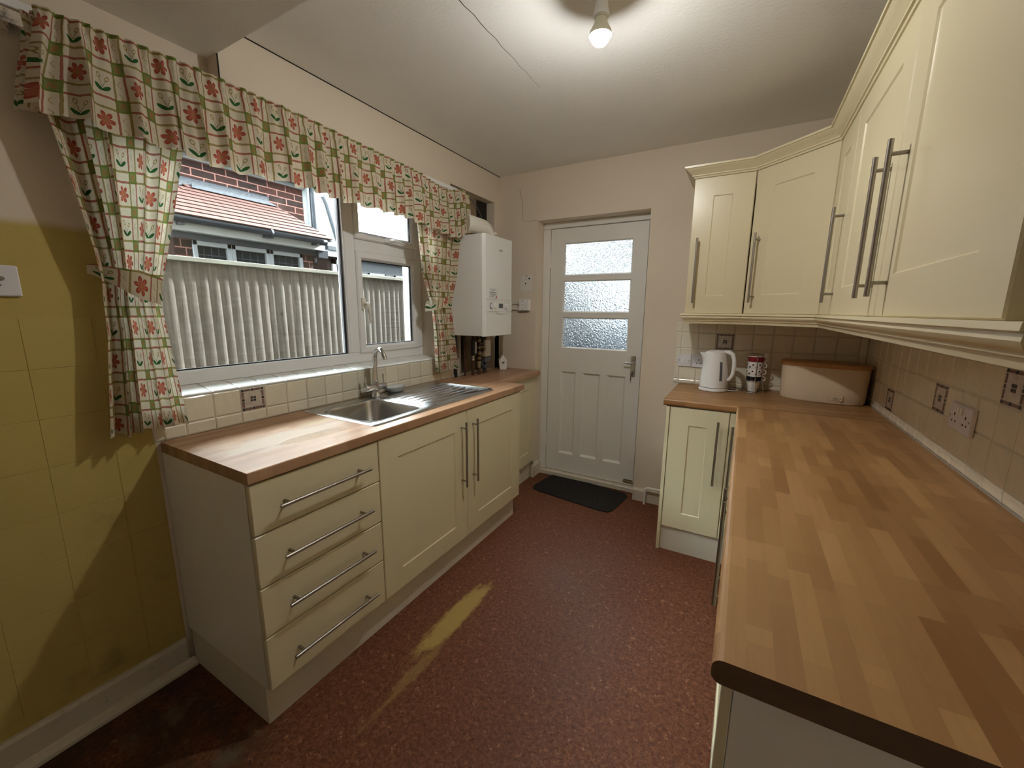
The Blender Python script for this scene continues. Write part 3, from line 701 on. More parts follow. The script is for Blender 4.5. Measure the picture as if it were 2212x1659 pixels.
# --- sink unit with two doors
y0, y1 = 1.0825, 2.272
u = thing('sink_cupboard', 'cream two-door base cupboard under the steel sink', 'cupboard', (XFR, y0, 0), LR)
carcass(u, y1 - y0, XFR - 0.004, Z0, Z1, 'cream_vinyl', back=False)
add_door(u, 0.0015, Z0, 0.598, Z1 - Z0, 1.632 - y0, 0.639); add_door(u, 0.6025, Z0, 0.586, Z1 - Z0, 1.735 - y0, 0.636)
# --- shallow unit by the back door
y0, y1 = 2.305, 2.905
u = thing('shallow_cupboard', 'shallow cream base cupboard in the corner beside the back door', 'cupboard', (0.360, y0, 0), LR)
carcass(u, y1 - y0, 0.355, Z0, Z1, 'cream_vinyl'); add_door(u, 0.002, Z0, y1 - y0 - 0.004, Z1 - Z0)
box('plinth', 'cream_plinth', (0, y1 - y0, 0.03, 0.045, 0.0, Z0 - 0.002), u, world=False)
# --- plinth under the left run (front and return)
pl = MB(); pl.box(0.507, 0.5225, 0.592, 2.262, 0, 0.148); pl.box(0.02, 0.507, 0.592, 0.607, 0, 0.148)
tag(pl.build('kickboard', 'cream_plinth', bevel=0.001), 'cream kickboard along the floor under the drawers and sink cupboard', 'kickboard')
# --- base unit under the kettle
x0, x1 = 1.454, 1.770
u = thing('narrow_cupboard', 'narrow cream base cupboard with end panel under the kettle', 'cupboard', (x0, YFK, 0))
carcass(u, x1 - x0, D - YFK - 0.022, Z0, Z1, 'cream_vinyl')
box('end_panel', 'cream_vinyl', (-0.001, 0.0175, -0.003, D - YFK - 0.022, 0.0, Z1), u, world=False, bevel=0.001)
add_door(u, 0.0195, Z0, 0.294, Z1 - Z0, 1.718 - x0, 0.640)
box('plinth', 'cream_plinth', (0.018, 0.40, 0.012, 0.027, 0.0, Z0 - 0.002), u, world=False)
box('corner_post', 'cream_vinyl', (0.3165, 0.3655, 0.0, 0.019, Z0, Z1), u, world=False, bevel=0.002)
# --- right run base units
def right_base(name, label, ya, yb, doors, dep=0.575):
    u = thing(name, label, 'cupboard', (XRF, ya, 0), RR); wd = ya - yb
    carcass(u, wd, dep, Z0, Z1)
    for (a, b_, hy) in doors: add_door(u, ya - a + 0.0015, Z0, a - b_ - 0.003, Z1 - Z0, None if hy is None else ya - hy, 0.640)
    return u
right_base('corner_cupboard', 'single-door base cupboard in the corner under the bread bin', 2.318, 1.972, [(2.318, 1.972, 2.255)])
right_base('double_cupboard', 'double-door base cupboard with paired handles under the long worktop', 1.972, 0.772, [(1.972, 1.372, 1.425), (1.372, 0.772, 1.318)])
right_base('slim_cupboard', 'slim cupboard at the open end of the long worktop', 0.772, 0.606, [(0.772, 0.606, None)])
e = MB(); e.box(XRF + 0.004, XR - 0.004, 0.588, 0.605, 0, Z1 + 0.002, 0); e.box(XRF - 0.012, XRF + 0.003, 0.588, 0.605, 0, Z1 + 0.002, 1)
tag(e.build('end_panel_board', ['white_board', 'cream_vinyl'], bevel=0.0008), 'pale end panel closing the near end of the long worktop', 'panel')
tag(box('kickboard', 'cream_plinth', (XRF + 0.05, XRF + 0.065, 0.607, 2.352, 0, 0.148)), 'cream kickboard under the long run of cupboards opposite the sink', 'kickboard')
# ------------------------------------------------------------------ worktops
def worktop(name, mats, xs, ys, keep, fronts, z1=ZT, t=0.038, r=0.006, seg=2):
    """grid of cells; fronts(v0, v1) picks the edges that get the rounded nosing"""
    bm = bmesh.new(); vv = {}
    def V(i, j, k):
        if (i, j, k) not in vv: vv[(i, j, k)] = bm.verts.new((xs[i], ys[j], z1 - t * k))
        return vv[(i, j, k)]
    def has(i, j): return 0 <= i < len(xs) - 1 and 0 <= j < len(ys) - 1 and keep(i, j)
    for i in range(len(xs) - 1):
        for j_ in range(len(ys) - 1):
            if not has(i, j_): continue
            bm.faces.new([V(i, j_, 0), V(i + 1, j_, 0), V(i + 1, j_ + 1, 0), V(i, j_ + 1, 0)]); bm.faces.new([V(i, j_, 1), V(i, j_ + 1, 1), V(i + 1, j_ + 1, 1), V(i + 1, j_, 1)])
            for (di, dj, a, b_) in ((-1, 0, (i, j_ + 1), (i, j_)), (1, 0, (i + 1, j_), (i + 1, j_ + 1)), (0, -1, (i, j_), (i + 1, j_)), (0, 1, (i + 1, j_ + 1), (i, j_ + 1))):
                if not has(i + di, j_ + dj): bm.faces.new([V(*a, 0), V(*a, 1), V(*b_, 1), V(*b_, 0)])
    bmesh.ops.recalc_face_normals(bm, faces=bm.faces)
    es = [e for e in bm.edges if fronts(e.verts[0].co, e.verts[1].co) and abs(e.verts[0].co.z - e.verts[1].co.z) < 1e-5 and len(e.link_faces) == 2 and e.calc_face_angle(0) > 0.5]
    bmesh.ops.bevel(bm, geom=es, offset=r, segments=seg, profile=0.5, affect='EDGES', clamp_overlap=True)
    me = bpy.data.meshes.new(name)
    for f in bm.faces: f.material_index = 1 if (len(mats) > 1 and abs(f.normal.y) > 0.99) else 0
    bm.to_mesh(me); bm.free()
    for m_ in mats: me.materials.append(MAT[m_])
    return link(name, me)
wt = worktop('worktop', ['beech_worn'], [0.007, 0.085, 0.452, 0.391 + 0.08, 0.5691][:3] + [0.5691], [0.588, 1.155, 1.492, 2.315], lambda i, j_: not (i == 1 and j_ == 1),
             lambda a, b_: abs(a.x - 0.5691) < 1e-4 and abs(b_.x - 0.5691) < 1e-4, r=0.004)
far = worktop('worktop_end', ['beech_worn'], [0.004, 0.391], [2.3151, D - 0.002], lambda i, j_: True, lambda a, b_: abs(a.x - 0.391) < 1e-4 and abs(b_.x - 0.391) < 1e-4, r=0.004)
far.parent = wt
tag(wt, 'wood-block laminate worktop under the window, worn and wet beside the sink', 'worktop')
wk = worktop('worktop', ['beech_block_x'], [1.437, XR - 0.007], [2.336, D - 0.007], lambda i, j_: True, lambda a, b_: abs(a.y - 2.336) < 1e-4 and abs(b_.y - 2.336) < 1e-4, r=0.012, seg=4)
tag(wk, 'wood-block laminate worktop along the back wall under the kettle', 'worktop')
wr = worktop('worktop', ['beech_block_y', 'edge_brown'], [1.7945, XR - 0.007], [0.566, 2.334], lambda i, j_: True, lambda a, b_: abs(a.x - 1.7945) < 1e-4 and abs(b_.x - 1.7945) < 1e-4, r=0.014, seg=4)
tag(wr, 'long wood-block laminate worktop with dark end edge, nearest the camera', 'worktop')
box('joint_strip', 'edge_brown', (1.800, XR - 0.01, 2.3325, 2.3365, ZT - 0.01, ZT + 0.0002), wr)
# ------------------------------------------------------------------ wall units
WB, WT_ = 1.3755, 2.1035
YW, XW = 2.580, 2.0746   # fronts on the back wall / right wall
u = thing('wall_cupboard', 'narrow cream wall cupboard nearest the back door, above the kettle', 'wall cupboard', (1.4746, YW, 0))
carcass(u, 0.2975, D - YW - 0.003, WB, WT_, 'cream_vinyl', top=True); add_door(u, 0.001, WB, 0.294, WT_ - WB, 1.516 - 1.4746, 1.610)
dl = math.hypot(XW - 1.7723, YW - 2.3044); da = math.atan2(2.3044 - YW, XW - 1.7723)
u = thing('corner_wall_cupboard', 'cream wall cupboard set diagonally across the corner above the bread bin', 'wall cupboard', (1.7723, YW, 0), da)
MI = WM[u].inverted()
cb = MB(); poly = [(1.7735, YW + 0.004), (1.7735, D - 0.003), (XR - 0.003, D - 0.003), (XR - 0.003, 2.3055), (XW + 0.004, 2.3055)]
pl_ = [(MI @ Vector((x, y, 0))).to_2d() for x, y in poly]; pl_ = [(p.x, max(p.y, 0.021)) for p in pl_]
cb.prism(pl_, 2, WB, WB + 0.017); cb.prism(pl_, 2, WT_ - 0.017, WT_)
for a, b_ in zip(pl_, pl_[1:]): 
    v = Vector((b_[0] - a[0], b_[1] - a[1])).normalized(); nn = Vector((v.y, -v.x)) * 0.012
    cb.prism([a, b_, (b_[0] + nn.x, b_[1] + nn.y), (a[0] + nn.x, a[1] + nn.y)], 2, WB + 0.017, WT_ - 0.017)
cb.build('carcass', 'cream_vinyl', u, world=False)
add_door(u, 0.002, WB, dl - 0.004, WT_ - WB, 0.058, 1.610)
u = thing('wall_cupboard', 'slim cream wall cupboard on the long wall, next to the diagonal corner one', 'wall cupboard', (XW, 2.3035, 0), RR)
carcass(u, 0.331, XR - XW - 0.003, WB, WT_, 'cream_vinyl', top=True); add_door(u, 0.001, WB, 0.3285, WT_ - WB, 2.3035 - 2.012, 1.600)
u = thing('double_wall_cupboard', 'large cream double wall cupboard with paired bar handles on the long wall', 'wall cupboard', (XW, 1.9715, 0), RR)
carcass(u, 1.207, XR - XW - 0.003, WB, WT_, 'cream_vinyl', top=True)
add_door(u, 0.001, WB, 0.590, WT_ - WB, 1.9715 - 1.438, 1.600); add_door(u, 0.5975, WB, 0.609, WT_ - WB, 1.9715 - 1.308, 1.600)
# cornice and pelmet: profile swept round the units with mitred corners
def sweep(path, prof, z):
    """path: plan points of the unit fronts; prof: (out, up) pairs; outwards is to the right of travel"""
    n = len(path); loops = []
    dirs = [(Vector(path[i + 1]) - Vector(path[i])).normalized() for i in range(n - 1)]
    for i, p in enumerate(path):
        d0 = dirs[max(i - 1, 0)]; d1 = dirs[min(i, n - 2)]
        n0, n1 = Vector((d0.y, -d0.x)), Vector((d1.y, -d1.x)); b_ = (n0 + n1).normalized(); k = 1.0 / max(0.3, b_.dot(n0))
        loops.append([(p[0] + b_.x * k * o, p[1] + b_.y * k * o, z + h_) for o, h_ in prof])
    return MB().loft(loops)
cpath = [(1.4746, D - 0.004), (1.4746, YW), (1.7723, YW), (XW, 2.3044), (XW, 0.7645), (XR - 0.004, 0.7645)]
prof = [(-0.014, 0.0), (0.004, 0.0), (0.006, 0.008), (0.012, 0.010), (0.013, 0.016), (0.020, 0.022), (0.030, 0.034), (0.040, 0.041), (0.043, 0.046), (0.049, 0.047), (0.050, 0.056), (0.030, 0.056), (-0.014, 0.020)]
tag(sweep(cpath, prof, WT_ + 0.0005).build('cornice', 'cream_vinyl', smooth=0.5), 'cream moulded cornice running along the tops of the wall cupboards', 'cornice')
prof = [(-0.014, 0.0), (0.016, 0.0), (0.018, -0.010), (0.011, -0.013), (0.013, -0.022), (0.009, -0.030), (0.002, -0.036), (0.001, -0.041), (-0.004, -0.043), (-0.007, -0.057), (-0.022, -0.057), (-0.022, -0.010)]
ppath = [(1.4746, D - 0.009), (1.4746, YW), (1.7723, YW), (XW, 2.3044), (XW, 0.695), (XR - 0.009, 0.695)]
tag(sweep(ppath, prof, WB - 0.0005).build('pelmet', 'cream_vinyl', smooth=0.5), 'cream moulded light pelmet along the undersides of the wall cupboards', 'pelmet')

# ================================================================== SINK, TAP, SOAP DISH
def rrect_ray(c, x0, x1, y0, y1, r, n=64):
    """points of a rounded rectangle hit by rays from c at n equal angles"""
    out = []
    def sd(px, py):
        qx = abs(px - (x0 + x1) / 2) - (x1 - x0) / 2 + r; qy = abs(py - (y0 + y1) / 2) - (y1 - y0) / 2 + r
        return math.hypot(max(qx, 0), max(qy, 0)) + min(max(qx, qy), 0) - r
    for i in range(n):
        a = 2 * PI * i / n; lo, hi = 0.0, 3.0
        for _ in range(40):
            mid = (lo + hi) / 2
            if sd(c[0] + mid * math.cos(a), c[1] + mid * math.sin(a)) < 0: lo = mid
            else: hi = mid
        out.append((c[0] + lo * math.cos(a), c[1] + lo * math.sin(a)))
    return out
SX0, SX1, SY0, SY1 = 0.022, 0.508, 1.117, 2.070
BX0, BX1, BY0, BY1 = 0.095, 0.442, 1.165, 1.482
sk = thing('kitchen_sink', 'stainless steel single-bowl sink with ribbed drainer set in the worktop', 'sink', (0.265, 1.59, ZT))
c = ((BX0 + BX1) / 2, (BY0 + BY1) / 2); N_ = 96
def L(x0, x1, y0, y1, r, z): return [(x, y, z) for x, y in rrect_ray(c, x0, x1, y0, y1, r, N_)]
mb = MB()
mb.loft([L(SX0, SX1, SY0, SY1, 0.014, ZT + 0.0005), L(SX0, SX1, SY0, SY1, 0.014, ZT + 0.002), L(SX0 + .004, SX1 - .004, SY0 + .004, SY1 - .004, 0.012, ZT + 0.0045), L(BX0 - .014, BX1 + .014, BY0 - .014, BY1 + .014, 0.07, ZT + 0.003),
         L(BX0 - .004, BX1 + .004, BY0 - .004, BY1 + .004, 0.062, ZT - 0.002), L(BX0, BX1, BY0, BY1, 0.058, ZT - 0.012), L(BX0 + .012, BX1 - .012, BY0 + .012, BY1 - .012, 0.055, ZT - 0.135),
         L(BX0 + .022, BX1 - .022, BY0 + .022, BY1 - .022, 0.05, ZT - 0.152), L(BX0 + .05, BX1 - .05, BY0 + .05, BY1 - .05, 0.04, ZT - 0.160), L(c[0] - .03, c[0] + .03, c[1] - .03, c[1] + .03, 0.03, ZT - 0.163)], close_ends=False)
mb.add([(x, y, ZT - 0.163) for x, y in rrect_ray(c, c[0] - .03, c[0] + .03, c[1] - .03, c[1] + .03, 0.0299, N_)], [tuple(range(N_))])
mb.build('basin', 'stainless', sk, smooth=0.7)
MB().lathe([(0.0, 0.004), (0.032, 0.004), (0.036, 0.0)], (c[0], c[1], ZT - 0.163), 24).build('waste', 'chrome', sk, smooth=0.6)
dm = MB().tube([(0, 0, 0), (0, 0.46, 0)], 0.0032, 6).mesh('drainer_rib', 'stainless', smooth=0.8)
for i in range(7): link('drainer_rib', dm, sk, WM[sk].inverted() @ Matrix.Translation((0.125 + i * 0.047, 1.555, ZT + 0.0032)))
rim = MB(); rp = [(0.095, 2.045, ZT + .0045), (0.46, 2.045, ZT + .0045), (0.475, 2.03, ZT + .0045), (0.475, 1.54, ZT + .0045)]
rim.tube(rp, 0.0035, 6); rim.build('drainer_rim', 'stainless', sk, smooth=0.8)
# mixer tap
tx, ty = 0.060, 1.530
tp = thing('mixer_tap', 'chrome swan-neck mixer tap with two lever handles behind the sink', 'tap', (tx, ty, ZT))
b = MB(); b.lathe([(0.026, 0.0045), (0.026, 0.012), (0.021, 0.018), (0.020, 0.045)], (tx, ty, ZT), 24); b.tube([(tx, ty - 0.070, ZT + 0.055), (tx, ty - 0.066, ZT + 0.055), (tx, ty + 0.066, ZT + 0.055), (tx, ty + 0.070, ZT + 0.055)], [0.016, 0.019, 0.019, 0.016], 20)
b.lathe([(0.019, 0.05), (0.017, 0.085), (0.014, 0.095)], (tx, ty, ZT), 20); b.build('body', 'chrome', tp, smooth=0.7)
s_ = MB(); pts = [(tx, ty, ZT + 0.09), (tx + 0.001, ty, ZT + 0.15), (tx + 0.005, ty, ZT + 0.20)]
for i in range(11):
    a = PI * i / 10; pts.append((tx + 0.055 - 0.05 * math.cos(a), ty - 0.012 * (1 - math.cos(a)), ZT + 0.215 + 0.050 * math.sin(a)))
s_.tube(pts, [0.0125] * (len(pts) - 2) + [0.0135, 0.0135], 14); s_.build('spout', 'chrome', tp, smooth=0.7)
for sy in (-1, 1):
    h = MB(); y_ = ty + sy * 0.058; h.tube([(tx, y_, ZT + 0.07), (tx - 0.004, y_ + sy * 0.002, ZT + 0.092), (tx - 0.008, y_ + sy * 0.004, ZT + 0.120)], [0.005, 0.0045, 0.0065], 10); h.build('lever', 'chrome', tp, smooth=0.7)
# soap dish
d = MB(); sx_ = 0.63
d.lathe([(0.0, 0.003), (0.045, 0.003), (0.056, 0.012), (0.066, 0.028), (0.068, 0.028), (0.060, 0.012), (0.048, 0.0), (0.0, 0.0)], (0.052, 1.685, ZT + 0.006), 32, sx=sx_, sy=1.0)
d.build('soap_dish', 'frosted_plastic', smooth=0.6)
o = bpy.data.objects['soap_dish']; tag(o, 'small frosted oval soap dish behind the tap on the sink edge', 'soap dish')

# ================================================================== BOILER AND PIPES
by0, by1, bz0, bz1, bxf = 2.278, 2.650, 1.210, 1.872, 0.282
bl = thing('gas_boiler', 'white wall-hung gas boiler beside the window curtain', 'boiler', (0.12, (by0 + by1) / 2, bz0))
mb = MB(); mb.box(0.001, bxf - 0.024, by0 + 0.001, by1 - 0.001, bz0, bz1 - 0.001); mb.build('case', 'boiler_enamel', bl, bevel=0.002)
mb = MB(); fc = [(bxf - 0.023, by0), (bxf - 0.018, by0), (bxf, by0 + 0.018), (bxf, by1 - 0.012), (bxf - 0.012, by1), (bxf - 0.023, by1)]
mb.prism(fc, 2, bz0 - 0.002, bz1 + 0.001); mb.build('front_cover', 'boiler_enamel', bl, bevel=0.0015)
pn = MB(); pn.box(bxf, bxf + 0.0012, by0 + 0.02, by1 - 0.012, 1.376, 1.454); cp = pn.build('control_panel', 'boiler_enamel', bl)
gl = MB(); gl.box(bxf, bxf + 0.0008, by0 + 0.018, by1 - 0.012, 1.4535, 1.4555); gl.box(bxf, bxf + 0.0008, by0 + 0.05, by1 - 0.012, 1.3745, 1.3765); gl.build('seam', 'grey_print', bl)
MB().box(bxf + .0012, bxf + 0.0024, 2.452, 2.518, 1.394, 1.436).build('screen_bezel', 'white_plastic', cp); MB().box(bxf + .0012, bxf + 0.003, 2.457, 2.512, 1.399, 1.431).build('screen', 'lcd_grey', cp)
def knob(y, z, r, mt, dp=0.012):
    MB().tube([(bxf + 0.001, y, z), (bxf + dp, y, z)], [r, r * .93], 24).build('knob', mt, cp, smooth=0.6)
knob(2.362, 1.413, 0.022, 'pipe_grey', 0.004); knob(2.362, 1.413, 0.018, 'socket_plastic', 0.006)
for y in (2.415, 2.556):
    knob(y, 1.413, 0.021, 'white_plastic', 0.010)
    MB().tube([(bxf + 0.0014, y + 0.026 * math.cos(t), 1.413 + 0.026 * math.sin(t)) for t in [0.2 + 0.22 * k for k in range(13)]], 0.0008, 4).build('dial_mark', 'grey_print', cp)
for y, z in ((2.600, 1.436), (2.600, 1.392), (2.556, 1.384)): MB().box(bxf + .0012, bxf + .0018, y - .003, y + .003, z - .003, z + .003).build('dial_mark', 'grey_print', cp)
MB().prism([(2.426, 1.374), (2.538, 1.374), (2.526, 1.360), (2.438, 1.360)], 0, bxf, bxf + 0.006).build('flap', 'boiler_enamel', bl)
stk = MB().box(bxf + .0002, bxf + .0008, 2.341, 2.436, 1.462, 1.527).build('sticker', 'white_plastic', bl)
for (z, a, b_, t) in ((1.521, 2.36, 2.42, .002), (1.514, 2.372, 2.405, .003), (1.503, 2.346, 2.430, .005), (1.492, 2.350, 2.424, .004), (1.483, 2.352, 2.412, .002), (1.478, 2.348, 2.405, .002), (1.472, 2.348, 2.39, .0015)):
    MB().box(bxf + .0009, bxf + .0013, a, b_, z - t / 2, z + t / 2).build('print_line', 'grey_print', stk)
MB().prism([(2.414, 1.466), (2.432, 1.466), (2.432, 1.486)], 0, bxf + .0009, bxf + .0013).build('print_mark', 'red_print', stk)
fr = MB()
for q in ((2.341, 2.436, 1.462, 1.463), (2.341, 2.436, 1.526, 1.527), (2.341, 2.342, 1.462, 1.527), (2.435, 2.436, 1.462, 1.527)): fr.box(bxf + .0009, bxf + .0012, *q)
fr.build('print_border', 'pipe_grey', stk)
def text(name, s_, size, M, mt, parent, ext=0.0005):
    cu = bpy.data.curves.new(name, 'FONT'); cu.body = s_; cu.size = size; cu.extrude = ext; cu.align_x = 'CENTER'; cu.align_y = 'CENTER'
    ob = bpy.data.objects.new(name, cu); col.objects.link(ob)
    dg = bpy.context.evaluated_depsgraph_get(); me = bpy.data.meshes.new_from_object(ob.evaluated_get(dg)); bpy.data.objects.remove(ob)
    me.materials.clear(); me.materials.append(MAT[mt]); me.name = name
    return link(name, me, parent, WM[parent].inverted() @ M)
# text lies in its xy plane; stand it up facing +x
TX = Matrix.Rotation(PI / 2, 4, 'Z') @ Matrix.Rotation(PI / 2, 4, 'X')
MB().box(bxf, bxf + .0006, 2.456, 2.512, 1.779, 1.797).build('badge', 'white_plastic', bl)
text('logo_lettering', 'ideal', 0.022, Matrix.Translation((bxf + 0.001, 2.484, 1.788)) @ TX, 'grey_print', bl)
# flue elbow on top
el = MB(); fy = 2.548
el.lathe([(0.064, 0.0), (0.064, 0.010), (0.056, 0.012), (0.056, 0.03)], (0.13, fy, bz1 + 0.0015), 28)
pts = [(0.13, fy, bz1 + 0.02)] + [(0.13, fy - 0.072 * (1 - math.cos(a * PI / 16)), bz1 + 0.022 + 0.058 * math.sin(a * PI / 16)) for a in range(1, 9)] + [(0.13, 2.42, bz1 + 0.080), (0.13, 2.33, bz1 + 0.080), (0.12, 2.31, bz1 + 0.080)]
el.tube(pts, 0.054, 28); el.build('flue_elbow', 'ivory_plastic', bl, smooth=0.6)
MB().tube([(0.15, fy + 0.045, bz1 + 0.050), (0.165, fy + 0.066, bz1 + 0.058)], 0.012, 12).build('test_point', 'ivory_plastic', bl, smooth=0.6)
MB().box(0.062, 0.20, 2.45, 2.615, bz1 + 0.0012, bz1 + 0.008).build('flue_plate', 'ivory_plastic', bl)
# pipework below
pw = thing('boiler_pipework', 'dark copper pipes, valves and filling loop below the boiler', 'pipes', (0.05, 2.5, ZT))
def pipe(y, x, r, mt, z0=ZT + 0.0005, z1=bz0): return MB().tube([(x, y, z0), (x, y, z1)], r, 12).build('pipe', mt, pw, smooth=0.7)
pipe(2.30, 0.02, 0.011, 'dark_hole'); pipe(2.375, 0.045, 0.0075, 'copper_dull'); pipe(2.435, 0.075, 0.0095, 'copper_dull'); pipe(2.50, 0.085, 0.011, 'copper_dull'); pipe(2.62, 0.06, 0.0095, 'dark_hole')
v = MB(); v.tube([(0.085, 2.432, 1.06), (0.085, 2.432, 1.17)], 0.019, 14); v.build('lagging', 'black_plastic', pw, smooth=0.7)
MB().box(0.1045, 0.1055, 2.424, 2.440, 1.075, 1.155).build('pipe_label', 'socket_plastic', pw)
v = MB()
for z in (1.04, 1.02): v.lathe([(0.013, 0), (0.014, 0.01), (0.013, 0.014)], (0.075, 2.435, z), 8)
v.build('compression_nut', 'chrome', pw)
v = MB()
for z in (0.985, 1.02, 1.06, 1.10, 1.15): v.lathe([(0.014, 0), (0.018, 0.006), (0.018, 0.016), (0.014, 0.022)], (0.085, 2.50, z), 8)
v.tube([(0.085, 2.50, 1.115), (0.125, 2.515, 1.118)], 0.013, 12); v.lathe([(0.014, 0), (0.016, 0.012), (0.012, 0.03)], (0.085, 2.50, 0.96), 10); v.build('valve', 'brass_dull', pw, smooth=0.6)
v = MB(); v.box(0.055, 0.115, 2.545, 2.625, 1.035, 1.165); v.build('filter_box', 'bare_plaster', pw, bevel=0.01)
box('filter_cap', 'brass_dull', (0.06, 0.11, 2.565, 2.615, 1.1655, 1.185), pw, bevel=0.003); MB().tube([(0.085, 2.53, 1.10), (0.085, 2.55, 1.10)], 0.03, 16).build('filter_union', 'brass_dull', pw)
v = MB(); v.box(0.058, 0.112, 2.548, 2.622, 0.995, 1.032); v.tube([(0.085, 2.585, 0.995), (0.085, 2.585, 0.94), (0.085, 2.56, 0.93)], 0.014, 10); v.build('filter_base', 'pipe_grey', pw, bevel=0.004)
for hp_, hr_ in (([(0.085, 2.535, 0.99), (0.10, 2.53, 0.96), (0.10, 2.56, 0.945)], 0.012), ([(0.07, 2.51, 1.19), (0.10, 2.53, 1.175), (0.09, 2.54, 1.15)], 0.014)): MB().tube(hp_, hr_, 10).build('hose', 'black_plastic', pw, smooth=0.7)
v = MB(); v.tube([(0.12, 2.58, 1.205), (0.15, 2.60, 1.19), (0.14, 2.64, 1.185), (0.10, 2.69, 1.20), (0.05, 2.72, 1.23)], 0.004, 8); v.build('cable', 'cable_white', pw, smooth=0.7)
v = MB(); v.box(-0.04, 0.0, 2.855, 2.925, ZT, 1.22); v.build('boxing_board', 'ivory_plastic', pw)
# little white house ornament
hs = thing('house_ornament', 'tiny white wooden house ornament with a heart cut-out, in the corner', 'ornament', (0.085, 2.845, ZT + 0.001), math.radians(38))
def gable(y, t):
    return MB().prism([(-0.026, 0.0), (0.026, 0.0), (0.034, 0.072), (0.0, 0.118), (-0.034, 0.072)], 1, y, y + t)
gable(-0.034, 0.006).build('gable_front', 'white_gloss_paint', hs, world=False); gable(0.030, 0.006).build('gable_back', 'white_gloss_paint', hs, world=False)
sd = MB(); sd.prism([(-0.026, 0.0), (-0.033, 0.070), (-0.029, 0.070), (-0.022, 0.0)], 1, -0.028, 0.030); sd.prism([(0.026, 0.0), (0.033, 0.070), (0.029, 0.070), (0.022, 0.0)], 1, -0.028, 0.030); sd.box(-0.022, 0.022, -0.028, 0.03, 0, 0.004); sd.build('body', 'white_gloss_paint', hs, world=False)
ht = [(0.016 * math.sin(t) ** 3 * 0.75, 0.055 + 0.75 * (0.013 * math.cos(t) - 0.005 * math.cos(2 * t) - 0.002 * math.cos(3 * t) - 0.001 * math.cos(4 * t))) for t in [2 * PI * k / 28 for k in range(28)]]
MB().prism(ht, 1, -0.0348, -0.0335).build('heart', 'grey_print', hs, world=False)
# fused spur and its conduit
sp = thing('fused_spur', 'white fused switch box surface-mounted on the back wall near the boiler', 'switch box', (0.247, D, 1.425))
MB().box(0.199, 0.295, D - 0.034, D, 1.382, 1.469).build('box', 'white_plastic', sp, bevel=0.004)
for x, z, wx, wz in ((0.238, 1.457, .010, .005), (0.238, 1.396, .007, .005), (0.209, 1.425, .005, .008), (0.268, 1.425, .004, .007), (0.238, 1.428, .016, .002)): MB().box(x - wx / 2, x + wx / 2, D - 0.0348, D - 0.0338, z - wz / 2, z + wz / 2).build('slot', 'grey_print', sp)
MB().box(0.003, 0.199, D - 0.016, D - 0.0005, 1.388, 1.404).build('conduit', 'ivory_plastic', sp, bevel=0.002)
MB().tube([(0.003, D - 0.008, 1.44), (0.199, D - 0.008, 1.437)], 0.005, 8).build('cable', 'cable_white', sp, smooth=0.7)

# ================================================================== CURTAINS
def cloth(name, P, nu, nv, uw, vh, parent=None, thick=0.0012):
    """P(s, t) -> point; s across, t down. UVs in metres of cloth."""
    me = bpy.data.meshes.new(name); vs = []; fs = []
    for j_ in range(nv + 1):
        for i in range(nu + 1): vs.append(P(i / nu, j_ / nv))
    for j_ in range(nv):
        for i in range(nu): a = j_ * (nu + 1) + i; fs.append((a, a + 1, a + nu + 2, a + nu + 1))
    if parent: MI_ = WM[parent].inverted(); vs = [MI_ @ Vector(p) for p in vs]
    me.from_pydata(vs, [], fs); me.materials.append(MAT['floral_cotton'])
    uvl = me.uv_layers.new(name='UVMap')
    for l in me.loops:
        q = l.vertex_index; uvl.data[l.index].uv = (uw * (q % (nu + 1)) / nu, vh * (1 - (q // (nu + 1)) / nv))
    me.shade_smooth(); me.update()
    return link(name, me, parent)
def curtain(label, rows, folds, uw, zt, zb, ph, flip):
    th_ = thing('curtain', label, 'curtain', (0.05, (rows[0][1] + rows[0][2]) / 2, zb))
    def P(s, t):
        z = lerp(zt, zb, t); yl, yr, xc, am = interp(rows, z)
        k = s + 0.05 * math.sin(2 * PI * (s * 1.7 + ph)) * s * (1 - s) * 4
        a = 2 * PI * folds * k + ph
        x = xc + am * (math.sin(a) + 0.35 * math.sin(1.73 * a + 1.0 + t)) * (0.8 + 0.3 * math.sin(5 * s + ph))
        y = lerp(yl, yr, s) + am * 0.22 * math.cos(a)
        return (max(x, 0.012), y, z + (0.006 * math.sin(a * 0.5) if t > 0.98 else 0))
    cloth('drop', P, 170, 60, uw, zt - zb, th_)
    return th_
rowsL = [(2.135, 0.405, 0.800, 0.075, 0.020), (1.90, 0.420, 0.735, 0.075, 0.024), (1.70, 0.452, 0.690, 0.070, 0.024), (1.55, 0.474, 0.655, 0.065, 0.020), (1.465, 0.484, 0.636, 0.060, 0.015), (1.41, 0.480, 0.624, 0.060, 0.014),
         (1.30, 0.474, 0.628, 0.065, 0.017), (1.15, 0.456, 0.636, 0.068, 0.020), (0.965, 0.436, 0.648, 0.070, 0.024)]
cl = curtain('floral check curtain at the yellow wall end of the window, tied back', rowsL, 5, 0.86, 2.135, 0.972, 0.6, 1)
rowsR = [(2.135, 1.86, 2.30, 0.075, 0.020), (1.86, 1.885, 2.270, 0.075, 0.022), (1.60, 1.925, 2.232, 0.07, 0.022), (1.47, 1.985, 2.205, 0.062, 0.015), (1.40, 2.02, 2.192, 0.060, 0.014), (1.20, 2.035, 2.21, 0.066, 0.018), (0.975, 2.035, 2.238, 0.07, 0.022)]
cr = curtain('floral check curtain beside the boiler, tied back', rowsR, 5, 0.90, 2.135, 0.980, 2.1, -1)
